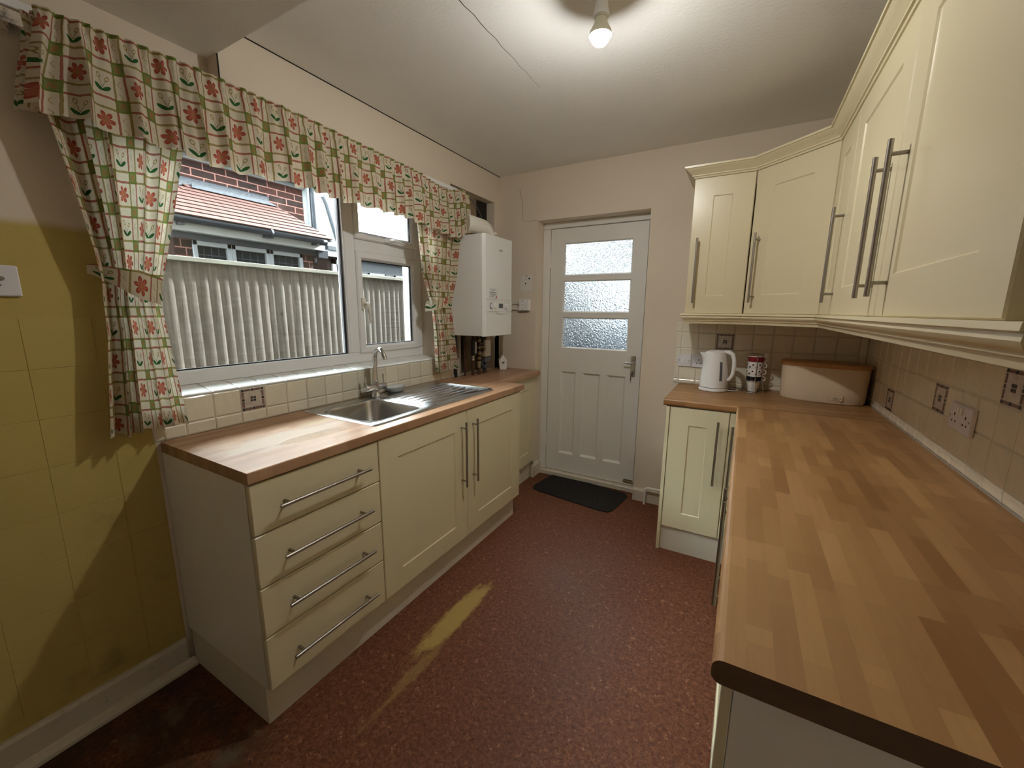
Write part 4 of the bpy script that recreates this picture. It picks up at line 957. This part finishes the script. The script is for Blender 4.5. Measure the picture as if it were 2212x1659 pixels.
def tieback(parent, pts, hgt, u0):
    pts = [Vector(p) for p in pts]; n = len(pts) - 1
    def P(s, t):
        f = s * n; i = min(int(f), n - 1); p = pts[i].lerp(pts[i + 1], f - i)
        q = hgt * (0.40 + 0.80 * min(1.0, s * 2)) * (0.5 - t)
        return (p.x + 0.004 * math.sin(3 * s + t * 2), p.y + q * 0.12, p.z + q)
    return cloth('tieback', P, 40, 8, 0.26, hgt, parent)
def arc_band(a, b, bulge, n=14): return [(a[0] + (b[0] - a[0]) * t / n + bulge * math.sin(PI * t / n) ** 0.6, lerp(a[1], b[1], t / n), lerp(a[2], b[2], t / n) - 0.012 * math.sin(PI * t / n)) for t in range(n + 1)]
tieback(cl, arc_band((0.004, 0.474, 1.500), (0.030, 0.648, 1.432), 0.095), 0.072, 0)
tieback(cr, arc_band((0.004, 2.215, 1.490), (0.030, 1.990, 1.405), 0.090), 0.052, 0)
# gathered valance
VA0, VA1 = 0.392, 2.335
topz = [(-0.42, 2.150), (-0.74, 2.168), (-1.2, 2.168), (-1.85, 2.144), (-2.00, 2.119), (-2.10, 2.107), (-2.20, 2.130), (-2.27, 2.150), (-2.34, 2.13)]
botz = [(-0.30, 1.902), (-0.55, 1.888), (-0.735, 1.886), (-0.76, 1.870), (-0.93, 1.870), (-1.05, 1.881), (-1.21, 1.879), (-1.34, 1.870), (-1.64, 1.876), (-1.74, 1.875), (-1.93, 1.860), (-2.17, 1.833), (-2.235, 1.850), (-2.262, 1.882), (-2.34, 1.892)]
vt = thing('valance', 'long gathered floral check valance across the top of the window', 'valance', (0.08, 1.36, 1.88))
def VP(s, t):
    R_ = 0.09; Ltot = (VA1 - VA0) + 2 * R_; d_ = s * Ltot
    if d_ < R_: bx, y = 0.125 * (0.25 + 0.75 * d_ / R_), VA0 + 0.0
    elif d_ > Ltot - R_: bx, y = 0.125 * (0.25 + 0.75 * (Ltot - d_) / R_), VA1
    else: bx, y = 0.125, VA0 + d_ - R_
    z = lerp(interp(topz, -y)[0], interp(botz, -y)[0], t)
    a = 2 * PI * 23 * s + 1.6 * math.sin(9 * s * PI) ; a2 = 2 * PI * 61 * s
    g1 = min(1.0, t * 1.6)
    am = lerp(0.003, 0.0135, g1) * (1.0 + 0.9 * math.exp(-((s - 0.06) / 0.05) ** 2)); fine = 0.0085 * max(0.0, 1 - t * 2.6)
    hd = 0.006 * math.exp(-((t - 0.10) / 0.05) ** 2)
    dx_ = am * math.sin(a) + am * 0.4 * math.sin(2.31 * a + 0.7) + fine * math.sin(a2) - hd
    if d_ < R_ or d_ > Ltot - R_: return (max(0.006, bx), y + dx_ * (-1 if d_ < R_ else 1) + (0.045 * (1 - t) if d_ < R_ else 0.0), z)
    y += 0.045 * (1 - t) * math.exp(-((y - VA0) / 0.12) ** 2)
    return (bx + dx_ + 0.012 * t, y + am * 0.5 * math.cos(a) * g1, z + 0.005 * math.sin(a + 1.2) * t - 0.002 * math.sin(a2) * (t == 0))
cloth('gathered_cloth', VP, 560, 26, 3.05, 0.285, vt)
# curtain rail behind the valance
ra = thing('curtain_rail', 'white curtain rail fixed to the wall behind the valance', 'curtain rail', (0.03, 1.3, 2.17))
MB().box(0.045, 0.060, 0.30, 2.30, 2.145, 2.170).build('track', 'white_plastic', ra, bevel=0.002)
for y in (0.34, 0.8, 1.3, 1.8, 2.2): MB().box(0.0 if y > YS else -0.07, 0.046, y - 0.012, y + 0.012, 2.148, 2.166).build('bracket', 'white_plastic', ra)

# ================================================================== LIGHT
bx_, by_, bz = 1.2866, 1.455, 2.2765
lb = thing('ceiling_light', 'bare lit bulb in a batten lampholder on the ceiling', 'ceiling light', (bx_, by_, ZC))
MB().lathe([(0.043, 0.0), (0.043, -0.010), (0.038, -0.024), (0.022, -0.030), (0.0, -0.030)][::-1], (bx_, by_, ZC), 32).build('ceiling_rose', 'white_plastic', lb, smooth=0.6)
MB().lathe([(0.0195, 0.0), (0.0200, -0.020), (0.0235, -0.046), (0.0262, -0.052), (0.0262, -0.060), (0.022, -0.064), (0.0, -0.064)][::-1], (bx_, by_, ZC - 0.028), 28).build('lampholder', 'white_plastic', lb, smooth=0.6)
MB().lathe([(0.0, 0.060), (0.0175, 0.060), (0.0180, 0.046), (0.022, 0.032), (0.0305, 0.016), (0.0350, 0.0085), (0.0362, -0.004)][::-1], (bx_, by_, bz), 32).build('bulb_collar', 'bulb_collar', lb, smooth=0.7)
MB().lathe([(0.0, -0.033), (0.011, -0.0315), (0.020, -0.0265), (0.0275, -0.017), (0.0318, -0.004), (0.0332, 0.005), (0.0, 0.0055)], (bx_, by_, bz), 32).build('bulb_glass', 'bulb_glow', lb, smooth=0.9)

# ================================================================== SMALL THINGS
# kettle: spout to the left, handle to the right (local +x)
kt = thing('kettle', 'white plastic jug kettle on its base, spout towards the back door', 'kettle', (1.655, 2.765, ZT), math.radians(-14))
def kl(r_, z, lean=0.0, n=36, sp=0.0):
    out = []
    for i in range(n):
        a = 2 * PI * i / n; x, y = r_ * math.cos(a) + lean, r_ * 0.97 * math.sin(a)
        k = max(0.0, math.cos(a - PI)) ** 10 * sp
        out.append((x - k, y, z))
    return out
MB().lathe([(0.0, 0.0), (0.078, 0.0), (0.082, 0.004), (0.081, 0.016), (0.076, 0.020), (0.0, 0.020)], (0, 0, 0.0005), 40).build('power_base', 'white_plastic', kt, world=False, smooth=0.6)
MB().lathe([(0.0775, 0.020), (0.0775, 0.0235)], (0, 0, 0), 40).build('base_gap', 'pipe_grey', kt, world=False, smooth=0.6)
mb = MB(); mb.loft([kl(0.0785, 0.0235), kl(0.079, 0.03), kl(0.0775, 0.08), kl(0.0735, 0.13), kl(0.068, 0.17, 0, 36, 0.004), kl(0.0635, 0.20, 0, 36, 0.020), kl(0.0615, 0.222, 0, 36, 0.032), kl(0.0605, 0.230, 0, 36, 0.036)]); mb.build('jug', 'white_plastic', kt, world=False, smooth=0.8)
mb = MB(); mb.loft([kl(0.0595, 0.2302, 0, 36, 0.006), kl(0.058, 0.238, 0.002, 36, 0.0), kl(0.045, 0.245, 0.004), kl(0.01, 0.248, 0.004)]); mb.build('lid', 'white_plastic', kt, world=False, smooth=0.8)
mb = MB(); pts = [(0.045, 0, 0.238), (0.070, 0, 0.240), (0.092, 0, 0.228), (0.104, 0, 0.195), (0.106, 0, 0.15), (0.102, 0, 0.105), (0.090, 0, 0.078), (0.074, 0, 0.070)]
mb.tube(pts, [0.012, 0.013, 0.0135, 0.0125, 0.012, 0.012, 0.012, 0.011], 12); mb.build('handle', 'white_plastic', kt, world=False, smooth=0.8)
wn_ = MB()
for i in range(6):
    z0, z1 = 0.068 + i * 0.019, 0.068 + (i + 1) * 0.019
    def rr_(z): return interp([(0.20, 0.0640), (0.17, 0.068), (0.13, 0.0735), (0.08, 0.0775), (0.03, 0.079)], z)[0] + 0.0012
    def q_(a, z): return (rr_(z) * math.cos(a), rr_(z) * .97 * math.sin(a), z)
    a0, a1 = math.radians(-52), math.radians(-40)
    wn_.add([q_(a0, z0), q_(a1, z0), q_(a1, z1), q_(a0, z1)], [(0, 1, 2, 3)])
wn_.build('water_gauge', 'pipe_grey', kt, world=False)
mb = MB(); mb.tube([(0.075, 0.01, 0.006), (0.105, 0.025, 0.005), (0.125, 0.05, 0.005), (0.115, 0.085, 0.006), (0.06, 0.11, 0.005), (0.0, 0.12, 0.006)], 0.0035, 8); mb.build('power_cord', 'cable_white', kt, world=False, smooth=0.8)
# mug stand and its four stacked mugs
MXY = (1.866, 2.815)
ms = thing('mug_stand', 'chrome wire stand holding four stacked mugs', 'mug stand', (*MXY, ZT))
def ring(r_, z, n=32, t=0.0022): return MB().tube([(r_ * math.cos(2 * PI * i / n), r_ * math.sin(2 * PI * i / n), z) for i in range(n + 1)], t, 6, caps=False)
ring(0.058, 0.0045).build('base_ring', 'chrome', ms, world=False, smooth=0.8); ring(0.0425, 0.232).build('top_ring', 'chrome', ms, world=False, smooth=0.8); ring(0.041, 0.072).build('support_ring', 'chrome', ms, world=False, smooth=0.8)
for a in (-80, 10, 150):
    t = math.radians(a); ca, sa = math.cos(t), math.sin(t)
    MB().tube([(0.058 * ca, 0.058 * sa, 0.0045), (0.050 * ca, 0.050 * sa, 0.045), (0.0445 * ca, 0.0445 * sa, 0.075), (0.0445 * ca, 0.0445 * sa, 0.232)], 0.0022, 6).build('wire', 'chrome', ms, world=False, smooth=0.8)
MUGM = MB().lathe([(0.0, 0.0), (0.024, 0.0), (0.026, 0.003), (0.0345, 0.058), (0.0385, 0.060), (0.0395, 0.064), (0.0405, 0.096), (0.0395, 0.098), (0.0365, 0.096), (0.034, 0.062), (0.024, 0.006), (0.0, 0.005)], (0, 0, 0), 36)
def mug(label, z, band, dots):
    mg_ = thing('mug', label, 'mug', (*MXY, ZT + z), math.radians(12), 'mugs in the wire stand')
    MUGM.build('cup', 'mug_white', mg_, world=False, smooth=0.7)
    if band: MB().lathe([(0.0398, 0.064), (0.0412, 0.094)], (0, 0, 0), 36).build('glaze_band', band, mg_, world=False, smooth=0.9)
    for i in range(14 if dots else 0):
        a = 2 * PI * i / 14 + 0.2; zz = 0.072 + (0.014 if i % 2 else 0.0); r_ = 0.0402 + (zz - 0.064) * 0.03; R = 0.0052
        M = Matrix.Rotation(a, 4, 'Z') @ Matrix.Translation((r_ + 0.0004, 0, zz)) @ Matrix.Rotation(PI / 2, 4, 'Y')
        MB().lathe([(0.0, 0.0008), (R * 0.9, 0.0006), (R, 0.0)], (0, 0, 0), 12, M=M).build('dot', ('dot_maroon', 'dot_olive', 'mug_navy')[i % 3], mg_, world=False)
    MB().tube([(0.039, 0, 0.090), (0.052, 0, 0.092), (0.061, 0, 0.084), (0.062, 0, 0.073), (0.054, 0, 0.066), (0.038, 0, 0.067)], 0.0032, 8).build('handle', 'mug_white', mg_, world=False, smooth=0.8)
mug('black-banded white mug at the bottom of the mug stack', 0.006, 'mug_navy', False); mug('polka-dot mug just above the black-banded one in the stack', 0.045, None, True)
mug('polka-dot mug just below the red one in the stack', 0.084, None, True); mug('dark red mug at the top of the mug stack', 0.123, 'mug_red', False)
# bread bin
bb = thing('bread_bin', 'oval cream bread bin with a wooden lid in the worktop corner', 'bread bin', (2.193, 2.770, ZT), math.radians(-13))
def oval(a, b_, z, n=56, p=2.7):
    out = []
    for i in range(n):
        t = 2 * PI * i / n; c_, s_ = math.cos(t), math.sin(t)
        out.append((a * math.copysign(abs(c_) ** (2 / p), c_), b_ * math.copysign(abs(s_) ** (2 / p), s_), z))
    return out
mb = MB(); mb.loft([oval(.185, .096, 0.001), oval(.190, .101, 0.008), oval(.193, .104, 0.10), oval(.196, .107, 0.188)]); mb.build('bin_body', 'bin_cream', bb, world=False, smooth=0.8)
mb = MB(); mb.loft([oval(.199, .110, 0.188), oval(.203, .114, 0.192), oval(.203, .114, 0.204), oval(.199, .110, 0.210), oval(.15, .07, 0.211)]); mb.build('lid', 'bamboo', bb, world=False, smooth=0.6)
text('embossed_word', 'bread', 0.042, WM[bb] @ Matrix.Translation((0.055, -0.1015, 0.036)) @ Matrix.Rotation(PI / 2, 4, 'X'), 'bin_cream', bb, 0.0022)
# sockets and switches
def plate(name, label, wall, c_, w_, h_, kind, cat):
    """wall: matrix whose -y faces the room"""
    t = tag(empty(name, (0, 0, 0)), label, cat); t.matrix_world = wall @ Matrix.Translation(c_); WM[t] = wall @ Matrix.Translation(c_)
    MB().box(-w_ / 2, w_ / 2, -0.011, 0.0, -h_ / 2, h_ / 2).build('faceplate', 'socket_plastic', t, world=False, bevel=0.003)
    def b_(nm, mt, x, z, wx, wz, d0=0.0114, d1=0.0105): MB().box(x - wx / 2, x + wx / 2, -d0, -d1, z - wz / 2, z + wz / 2).build(nm, mt, t, world=False)
    def outlet(x): b_('socket_hole', 'dark_hole', x, 0.008, .005, .009); b_('socket_hole', 'dark_hole', x - .011, -.014, .007, .005); b_('socket_hole', 'dark_hole', x + .011, -.014, .007, .005)
    def screw(x, z): MB().tube([(x, -0.0105, z), (x, -0.0122, z)], 0.0035, 10).build('screw', 'chrome', t, world=False)
    if kind == 'outlet': outlet(0.0); screw(-.032, 0); screw(.032, 0); b_('rocker', 'white_plastic', 0.031, .026, .012, .020, .015)
    if kind == 'switch': b_('rocker', 'white_plastic', .016, -.004, .014, .024, .016); b_('fuse_flap', 'white_plastic', -.014, 0, .014, .032, .0122); screw(-.032, 0); screw(.032, 0)
    if kind == 'double':
        for x in (-.036, .036): outlet(x)
        for x in (-.010, .010): b_('rocker', 'white_plastic', x, .024, .012, .020, .015)
        screw(-.062, 0); screw(.062, 0)
    if kind == 'aerial':
        for x, z in ((-.020, .010), (.012, .006)): MB().tube([(x, -0.0105, z), (x, -0.0116, z)], 0.005, 12).build('socket_hole', 'dark_hole', t, world=False)
        b_('mark', 'pipe_grey', .004, -.012, .012, .004); MB().tube([(0.012, -0.0105, 0.006), (0.012, -0.018, 0.006)], [0.006, 0.005], 10).build('screw', 'steel', t, world=False)
    return t
MBk = Matrix.Translation((0, D - 0.0062, 0)); MRt = Matrix.Translation((XR - 0.0062, 0, 0)) @ Matrix.Rotation(RR, 4, 'Z'); MLt = Matrix.Translation((0.001, 0, 0)) @ Matrix.Rotation(LR, 4, 'Z')
plate('fused_switch', 'white fused switch plate on the tiles, nearest the back door', MBk, (1.4615, 0, 1.066), 0.084, 0.084, 'switch', 'switch')
plate('wall_socket', 'white single socket on the tiles partly hidden by the kettle', MBk, (1.549, 0, 1.065), 0.084, 0.084, 'outlet', 'socket')
plate('double_socket', 'white double socket on the tiled wall above the long worktop', MRt, (-1.716, 0, 1.070), 0.148, 0.086, 'double', 'socket')
plate('aerial_socket', 'dirty white socket plate on the yellow painted wall', MLt, (0.288, 0, 1.452), 0.090, 0.084, 'aerial', 'socket')
# doormat
dmx = MB(); cx_, cy_ = 0.793, 2.832
pts = [(x, y) for x, y in rrect_ray((0, 0), -0.335, 0.335, -0.195, 0.178, 0.055, 48)]
a_ = math.radians(-7.5)
for z0 in (0,):
    P2 = [(cx_ + x * math.cos(a_) - y * math.sin(a_), cy_ + x * math.sin(a_) + y * math.cos(a_)) for x, y in pts]
    dmx.prism(P2, 2, 0.0006, 0.008)
tag(dmx.build('doormat', 'doormat', bevel=0.002), 'dark charcoal doormat with rounded corners in front of the back door', 'doormat')
# heating pipe bend by the skirting
hp = MB(); hp.tube([(1.273, 2.878, 0.0), (1.273, 2.878, 0.095), (1.276, 2.878, 0.112), (1.286, 2.878, 0.122), (1.305, 2.878, 0.126), (1.452, 2.878, 0.126)], 0.0095, 14)
tag(hp.build('heating_pipe', 'white_gloss_paint', smooth=0.7), 'white painted heating pipe bending up from the floor beside the skirting', 'pipe')

# ================================================================== OUTSIDE
GZ = -0.28
grd = MB().box(-40, 40, -30, 60, GZ - 0.1, GZ); go = grd.build('ground', 'concrete'); struct(go)
# side fence: overlapping feather-edge boards
fe = thing('side_fence', 'weathered grey feather-edge board fence outside the kitchen window', 'fence', (-1.50, 2.0, GZ))
p_ = 0.0672
fb = MB().prism([(0.0, 0.0), (-0.002, 0.0945), (0.004, 0.0945), (0.0135, 0.0890), (0.0190, 0.080), (0.0222, 0.069), (0.0230, 0.060), (0.0215, 0.050), (0.006, 0.0)], 2, GZ + 0.02, 1.690).mesh('board', 'weathered_fence', smooth=0.7)
for i in range(92):
    y_ = -1.3 + i * p_
    M = WM[fe].inverted() @ Matrix.Translation((-1.505 + random.uniform(-.0015, .0015), y_, random.uniform(-.006, .004))) @ Matrix.Rotation(math.radians(random.uniform(-4.0, 4.0)), 4, 'Z')
    # mirrored in y so that the thick edge laps over the next board
    link('board', fb, fe, M)
MB().box(-1.535, -1.445, -1.4, 5.0, 1.686, 1.716).build('capping_rail', 'fence_cap', fe, bevel=0.003); MB().box(-1.545, -1.507, -1.4, 5.0, 1.60, 1.688).build('top_rail', 'weathered_fence', fe)
# neighbouring house: brick wall, bay with tiled lean-to roof, windows
nh = thing('neighbour_house', 'neighbouring brick house with red tiled bay roof beyond the fence', 'house', (-3.4, 2.6, GZ))
XM, XB = -3.40, -2.80
MB().box(XM - 0.2, XM - 0.006, -3.0, 3.549, GZ, 2.905).build('brick_wall', 'mortar_pink', nh); MB().box(XM - 0.25, XM + 0.02, -3.0, 3.56, 2.905, 3.12).build('upper_render', 'render_white', nh)
MB().prism([(XM + 0.15, 3.12), (XM + 0.15, 3.18), (XM - 3.0, 4.7), (XM - 3.0, 3.12)], 1, -3.2, 3.60).build('main_roof', 'roof_tile', nh)
MB().box(XM - 0.1, XM + 0.10, -3.0, 3.60, 2.95, 2.965).build('soffit_line', 'pipe_grey', nh)
def bmesh_brick(w_): return MB().box(0, 0.012, 0, w_, 0, 0.0655).mesh('brick', 'brown_brick', bevel=0.002)
full, half = bmesh_brick(0.2155), bmesh_brick(0.103)
ch = 0.0770
for r in range(11):
    z = 2.905 - (r + 1) * ch + 0.006; y = 3.548 - (0.1155 if r % 2 else 0.0)
    if r % 2: link('brick', half, nh, WM[nh].inverted() @ Matrix.Translation((XM - 0.0155, 3.548 - 0.1045, z)))
    while y > 1.75:
        link('brick', full, nh, WM[nh].inverted() @ Matrix.Translation((XM - 0.0155, y - 0.217, z))); y -= 0.2275
# bay: side piers, lintel, fascia
BW0, BW1 = 1.833, 3.213
MB().box(XM, XB - 0.008, BW0, BW1, GZ, 1.30).build('bay_wall', 'mortar_pink', nh)
for (a, b_) in ((BW0, 1.968), (3.074, BW1)):
    MB().box(XB - 0.12, XB - 0.008, a, b_, 1.30, 2.013).build('bay_pier', 'mortar_pink', nh); MB().box(XB - 0.12, XB - 0.012, a - 0.004, a, 1.30, 2.013).build('pier_return', 'brown_brick', nh)
    for r in range(9):
        z = 2.013 - (r + 1) * ch + 0.006; w1 = (b_ - a) * (0.64 if r % 2 else 0.36)
        for q0, q1 in ((a, a + w1 - 0.006), (a + w1 + 0.005, b_)):
            link('brick', MB().box(0, 0.014, 0, q1 - q0, 0, 0.0655).mesh('brick', 'brown_brick'), nh, WM[nh].inverted() @ Matrix.Translation((XB - 0.0195, q0, z)))
MB().box(XM, XB + 0.02, BW0 - 0.01, BW1 + 0.02, 2.013, 2.072).build('lintel', 'slate_grey', nh); MB().box(XM, XB + 0.10, BW0 - 0.12, BW1 + 0.10, 2.072, 2.148).build('fascia', 'fascia_white', nh)
for a, b_ in ((1.968, 2.306), (2.306, 2.691), (2.691, 3.074)):
    f = 0.040; wf = MB()
    for q in ((a, b_, 1.30, 1.345), (a, b_, 1.968, 2.013), (a, a + f, 1.30, 2.013), (b_ - f, b_, 1.30, 2.013)): wf.box(XB - 0.05, XB + 0.012, *q)
    wo = wf.build('window', 'house_upvc', nh, bevel=0.004)
    MB().box(XB - 0.032, XB - 0.026, a + f, b_ - f, 1.345, 1.968).build('pane', 'dark_house_glass', wo)
    lt = MB()
    for k in range(1, 4): yy = lerp(a + f, b_ - f, k / 4); lt.box(XB - 0.026, XB - 0.023, yy - .003, yy + .003, 1.345, 1.968)
    lt.box(XB - 0.026, XB - 0.023, a + f, b_ - f, 1.885, 1.892); lt.build('leading', 'black_plastic', wo)
# gutter and downpipe
XG = -2.60
gu = MB(); gpts = [(0.045 * math.cos(t), 0.045 * math.sin(t)) for t in [PI + PI * k / 10 for k in range(11)]]
gu.prism([(XG + x, 2.172 + z) for x, z in gpts], 1, 1.50, 3.20); gu.tube([(XG, 3.19, 2.150), (XG, 3.255, 2.150)], 0.036, 14); gu.tube([(XG, 2.60, 2.150), (XG, 2.62, 2.150)], 0.049, 14)
gu.build('gutter', 'gutter_black', nh, smooth=0.6)
for y in (1.80, 2.55, 3.10): MB().box(XG - 0.05, XG - 0.01, y, y + 0.05, 2.105, 2.13).build('gutter_bracket', 'gutter_black', nh)
MB().box(XB - 0.05, XB + 0.08, BW1 + 0.02, BW1 + 0.15, 1.99, 2.075).build('gutter_hopper', 'gutter_black', nh)
# tiled roof
E0, E1 = Vector((-2.585, 0, 2.190)), Vector((XM + 0.01, 0, 2.640))
yb0, yb1, yt0, yt1 = 1.52, 3.345, 2.290, 3.115
NR = 9
slope = (E1 - E0); sl_len = slope.length; ang = math.atan2(slope.z, -slope.x)
rb = MB(); rb.add([(E0.x, yb0, E0.z - .01), (E0.x, yb1, E0.z - .01), (E1.x, yt1, E1.z - .012), (E1.x, yt0, E1.z - .012), (E1.x, yb0, E0.z - .02), (E1.x, yb1, E0.z - .02)],
                  [(0, 1, 2, 3), (0, 3, 4), (1, 5, 2), (3, 2, 5, 4), (0, 4, 5, 1)]); rb.build('roof_deck', 'bitumen', nh)
tile_m = MB().box(-0.118, 0.0, 0.0, 0.163, 0.0, 0.012).mesh('roof_tile', 'roof_tile', bevel=0.0012)
RM = Matrix.Rotation(ang - 0.085, 4, 'Y')
for r in range(NR):
    t0 = r / NR; p0 = E0.lerp(E1, t0); ya, yb_ = lerp(yb0, yt0, t0), lerp(yb1, yt1, t0)
    y = ya - (0.0825 if r % 2 else 0.0)
    while y < yb_ - 0.01:
        q0, q1 = max(y, ya), min(y + 0.165, yb_)
        if q1 - q0 > 0.015:
            link('roof_tile', tile_m, nh, WM[nh].inverted() @ Matrix.Translation((p0.x, q0, p0.z)) @ RM @ Matrix.Scale((q1 - q0 - 0.002) / 0.163, 4, (0, 1, 0)))
        y += 0.165
fl_ = MB(); fl_.box(XM - 0.001, XM + 0.008, yt0 - 0.30, yt1 - 0.02, 2.625, 2.715); fl_.add([(XM + 0.006, yt0, 2.668), (XM + 0.006, yt1 - .03, 2.668), (XM + 0.115, yt1 + .02, 2.602), (XM + 0.115, yt0 - .05, 2.602)], [(0, 1, 2, 3)]); fl_.build('flashing', 'lead', nh)
# white rendered rear part with pipes, low slate roof and small window
MB().box(-4.6, -3.62, 3.40, 4.42, GZ, 3.25).build('rear_render', 'render_white', nh); MB().box(-3.66, -3.40, 3.551, 3.62, GZ, 3.12).build('corner_render', 'render_white', nh)
MB().tube([(-3.36, 3.66, 2.0), (-3.36, 3.66, 3.12)], 0.036, 12).build('downpipe', 'gutter_black', nh, smooth=0.7)
MB().tube([(-3.57, 3.98, 2.95), (-3.57, 4.03, 2.86), (-3.57, 4.20, 2.30)], 0.032, 10).build('waste_pipe', 'pipe_grey', nh, smooth=0.7)
MB().prism([(-3.62, 2.36), (-3.05, 2.20), (-3.05, 2.15), (-3.62, 2.20)], 1, 3.62, 4.05).build('porch_roof', 'slate_grey', nh); MB().box(-3.60, -3.06, 3.62, 4.05, 2.07, 2.15).build('porch_fascia', 'render_white', nh)
MB().box(-3.62, -3.12, 3.64, 4.04, GZ, 2.07).build('porch_wall', 'brown_brick', nh)
pw_ = MB()
for q in ((3.70, 4.02, 1.50, 1.56), (3.70, 4.02, 1.98, 2.04), (3.70, 3.76, 1.50, 2.04), (3.96, 4.02, 1.50, 2.04)): pw_.box(-3.12, -3.09, *q)
po = pw_.build('window', 'house_upvc', nh); MB().box(-3.118, -3.11, 3.76, 3.96, 1.56, 1.98).build('pane', 'dark_house_glass', po)
# grey garage with panelled doors beyond the fence
ga = thing('garage', 'grey garage with panelled doors just showing over the fence', 'garage', (-5.6, 7.2, GZ))
MB().box(-6.2, -5.06, 4.9, 9.2, GZ, 2.36).build('garage_body', 'shed_grey', ga)
MB().box(-6.3, -4.98, 4.85, 9.3, 2.36, 2.42).build('garage_roof', 'slate_grey', ga)
for k in range(5):
    y_ = 5.30 + k * 0.72
    for z0, z1 in ((1.55, 2.12), (0.2, 1.4)):
        fr = MB()
        for q in ((y_, y_ + .46, z0, z0 + .03), (y_, y_ + .46, z1 - .03, z1), (y_, y_ + .03, z0, z1), (y_ + .43, y_ + .46, z0, z1)): fr.box(-5.06, -5.035, *q)
        fr.build('door_panel', 'pipe_grey', ga)
# back garden seen through the obscured door glass
gs = thing('garden_shed', 'dark garden shed blurred behind the obscured door glass', 'shed', (-2.1, 7.0, GZ))
MB().box(-3.6, -1.15, 6.2, 8.2, GZ, 1.95).build('shed_body', 'shed_grey', gs); MB().prism([(-3.7, 1.95), (-1.05, 1.95), (-2.4, 2.5)], 1, 6.1, 8.3).build('shed_roof', 'slate_grey', gs)
tag(MB().box(-1.05, 2.1, 7.9, 8.2, GZ, 1.14).build('garden_wall', 'slate_grey', bevel=0.02), 'low dark garden wall blurred behind the obscured door glass', 'garden wall')
rh = thing('house_behind', 'pale house blurred behind the obscured door glass', 'house', (0, 14, GZ))
MB().box(-9.0, 7.0, 13.5, 16.0, GZ, 3.9).build('house_wall', 'concrete', rh); MB().prism([(13.2, 3.9), (16.0, 3.9), (16.0, 6.4)], 0, -9.2, 7.2).build('house_roof', 'slate_grey', rh)
tag(MB().box(-1.25, 0.6, 9.5, 11.0, GZ, 2.10).build('white_reflector', 'upvc', bevel=0.02), 'white outbuilding added to give the middle pane of the door its bright patch', 'reflector')  # made-up white block that makes the hot patch in the door glass
# unseen rear wing and tall garden-end house, added to shade the back door
rw = MB(); rw.box(2.2, 5.0, 3.30, 9.0, GZ, 4.6); rw.box(2.0, 5.2, 3.25, 9.2, 4.6, 4.75); struct(rw.build('added_wing', 'brown_brick'))
nb = MB(); nb.box(0.7, 7.0, 9.3, 12.0, GZ, 6.6); nb.prism([(9.0, 6.6), (12.3, 6.6), (10.65, 8.2)], 0, 0.6, 7.1); struct(nb.build('added_tall_house', 'brown_brick'))
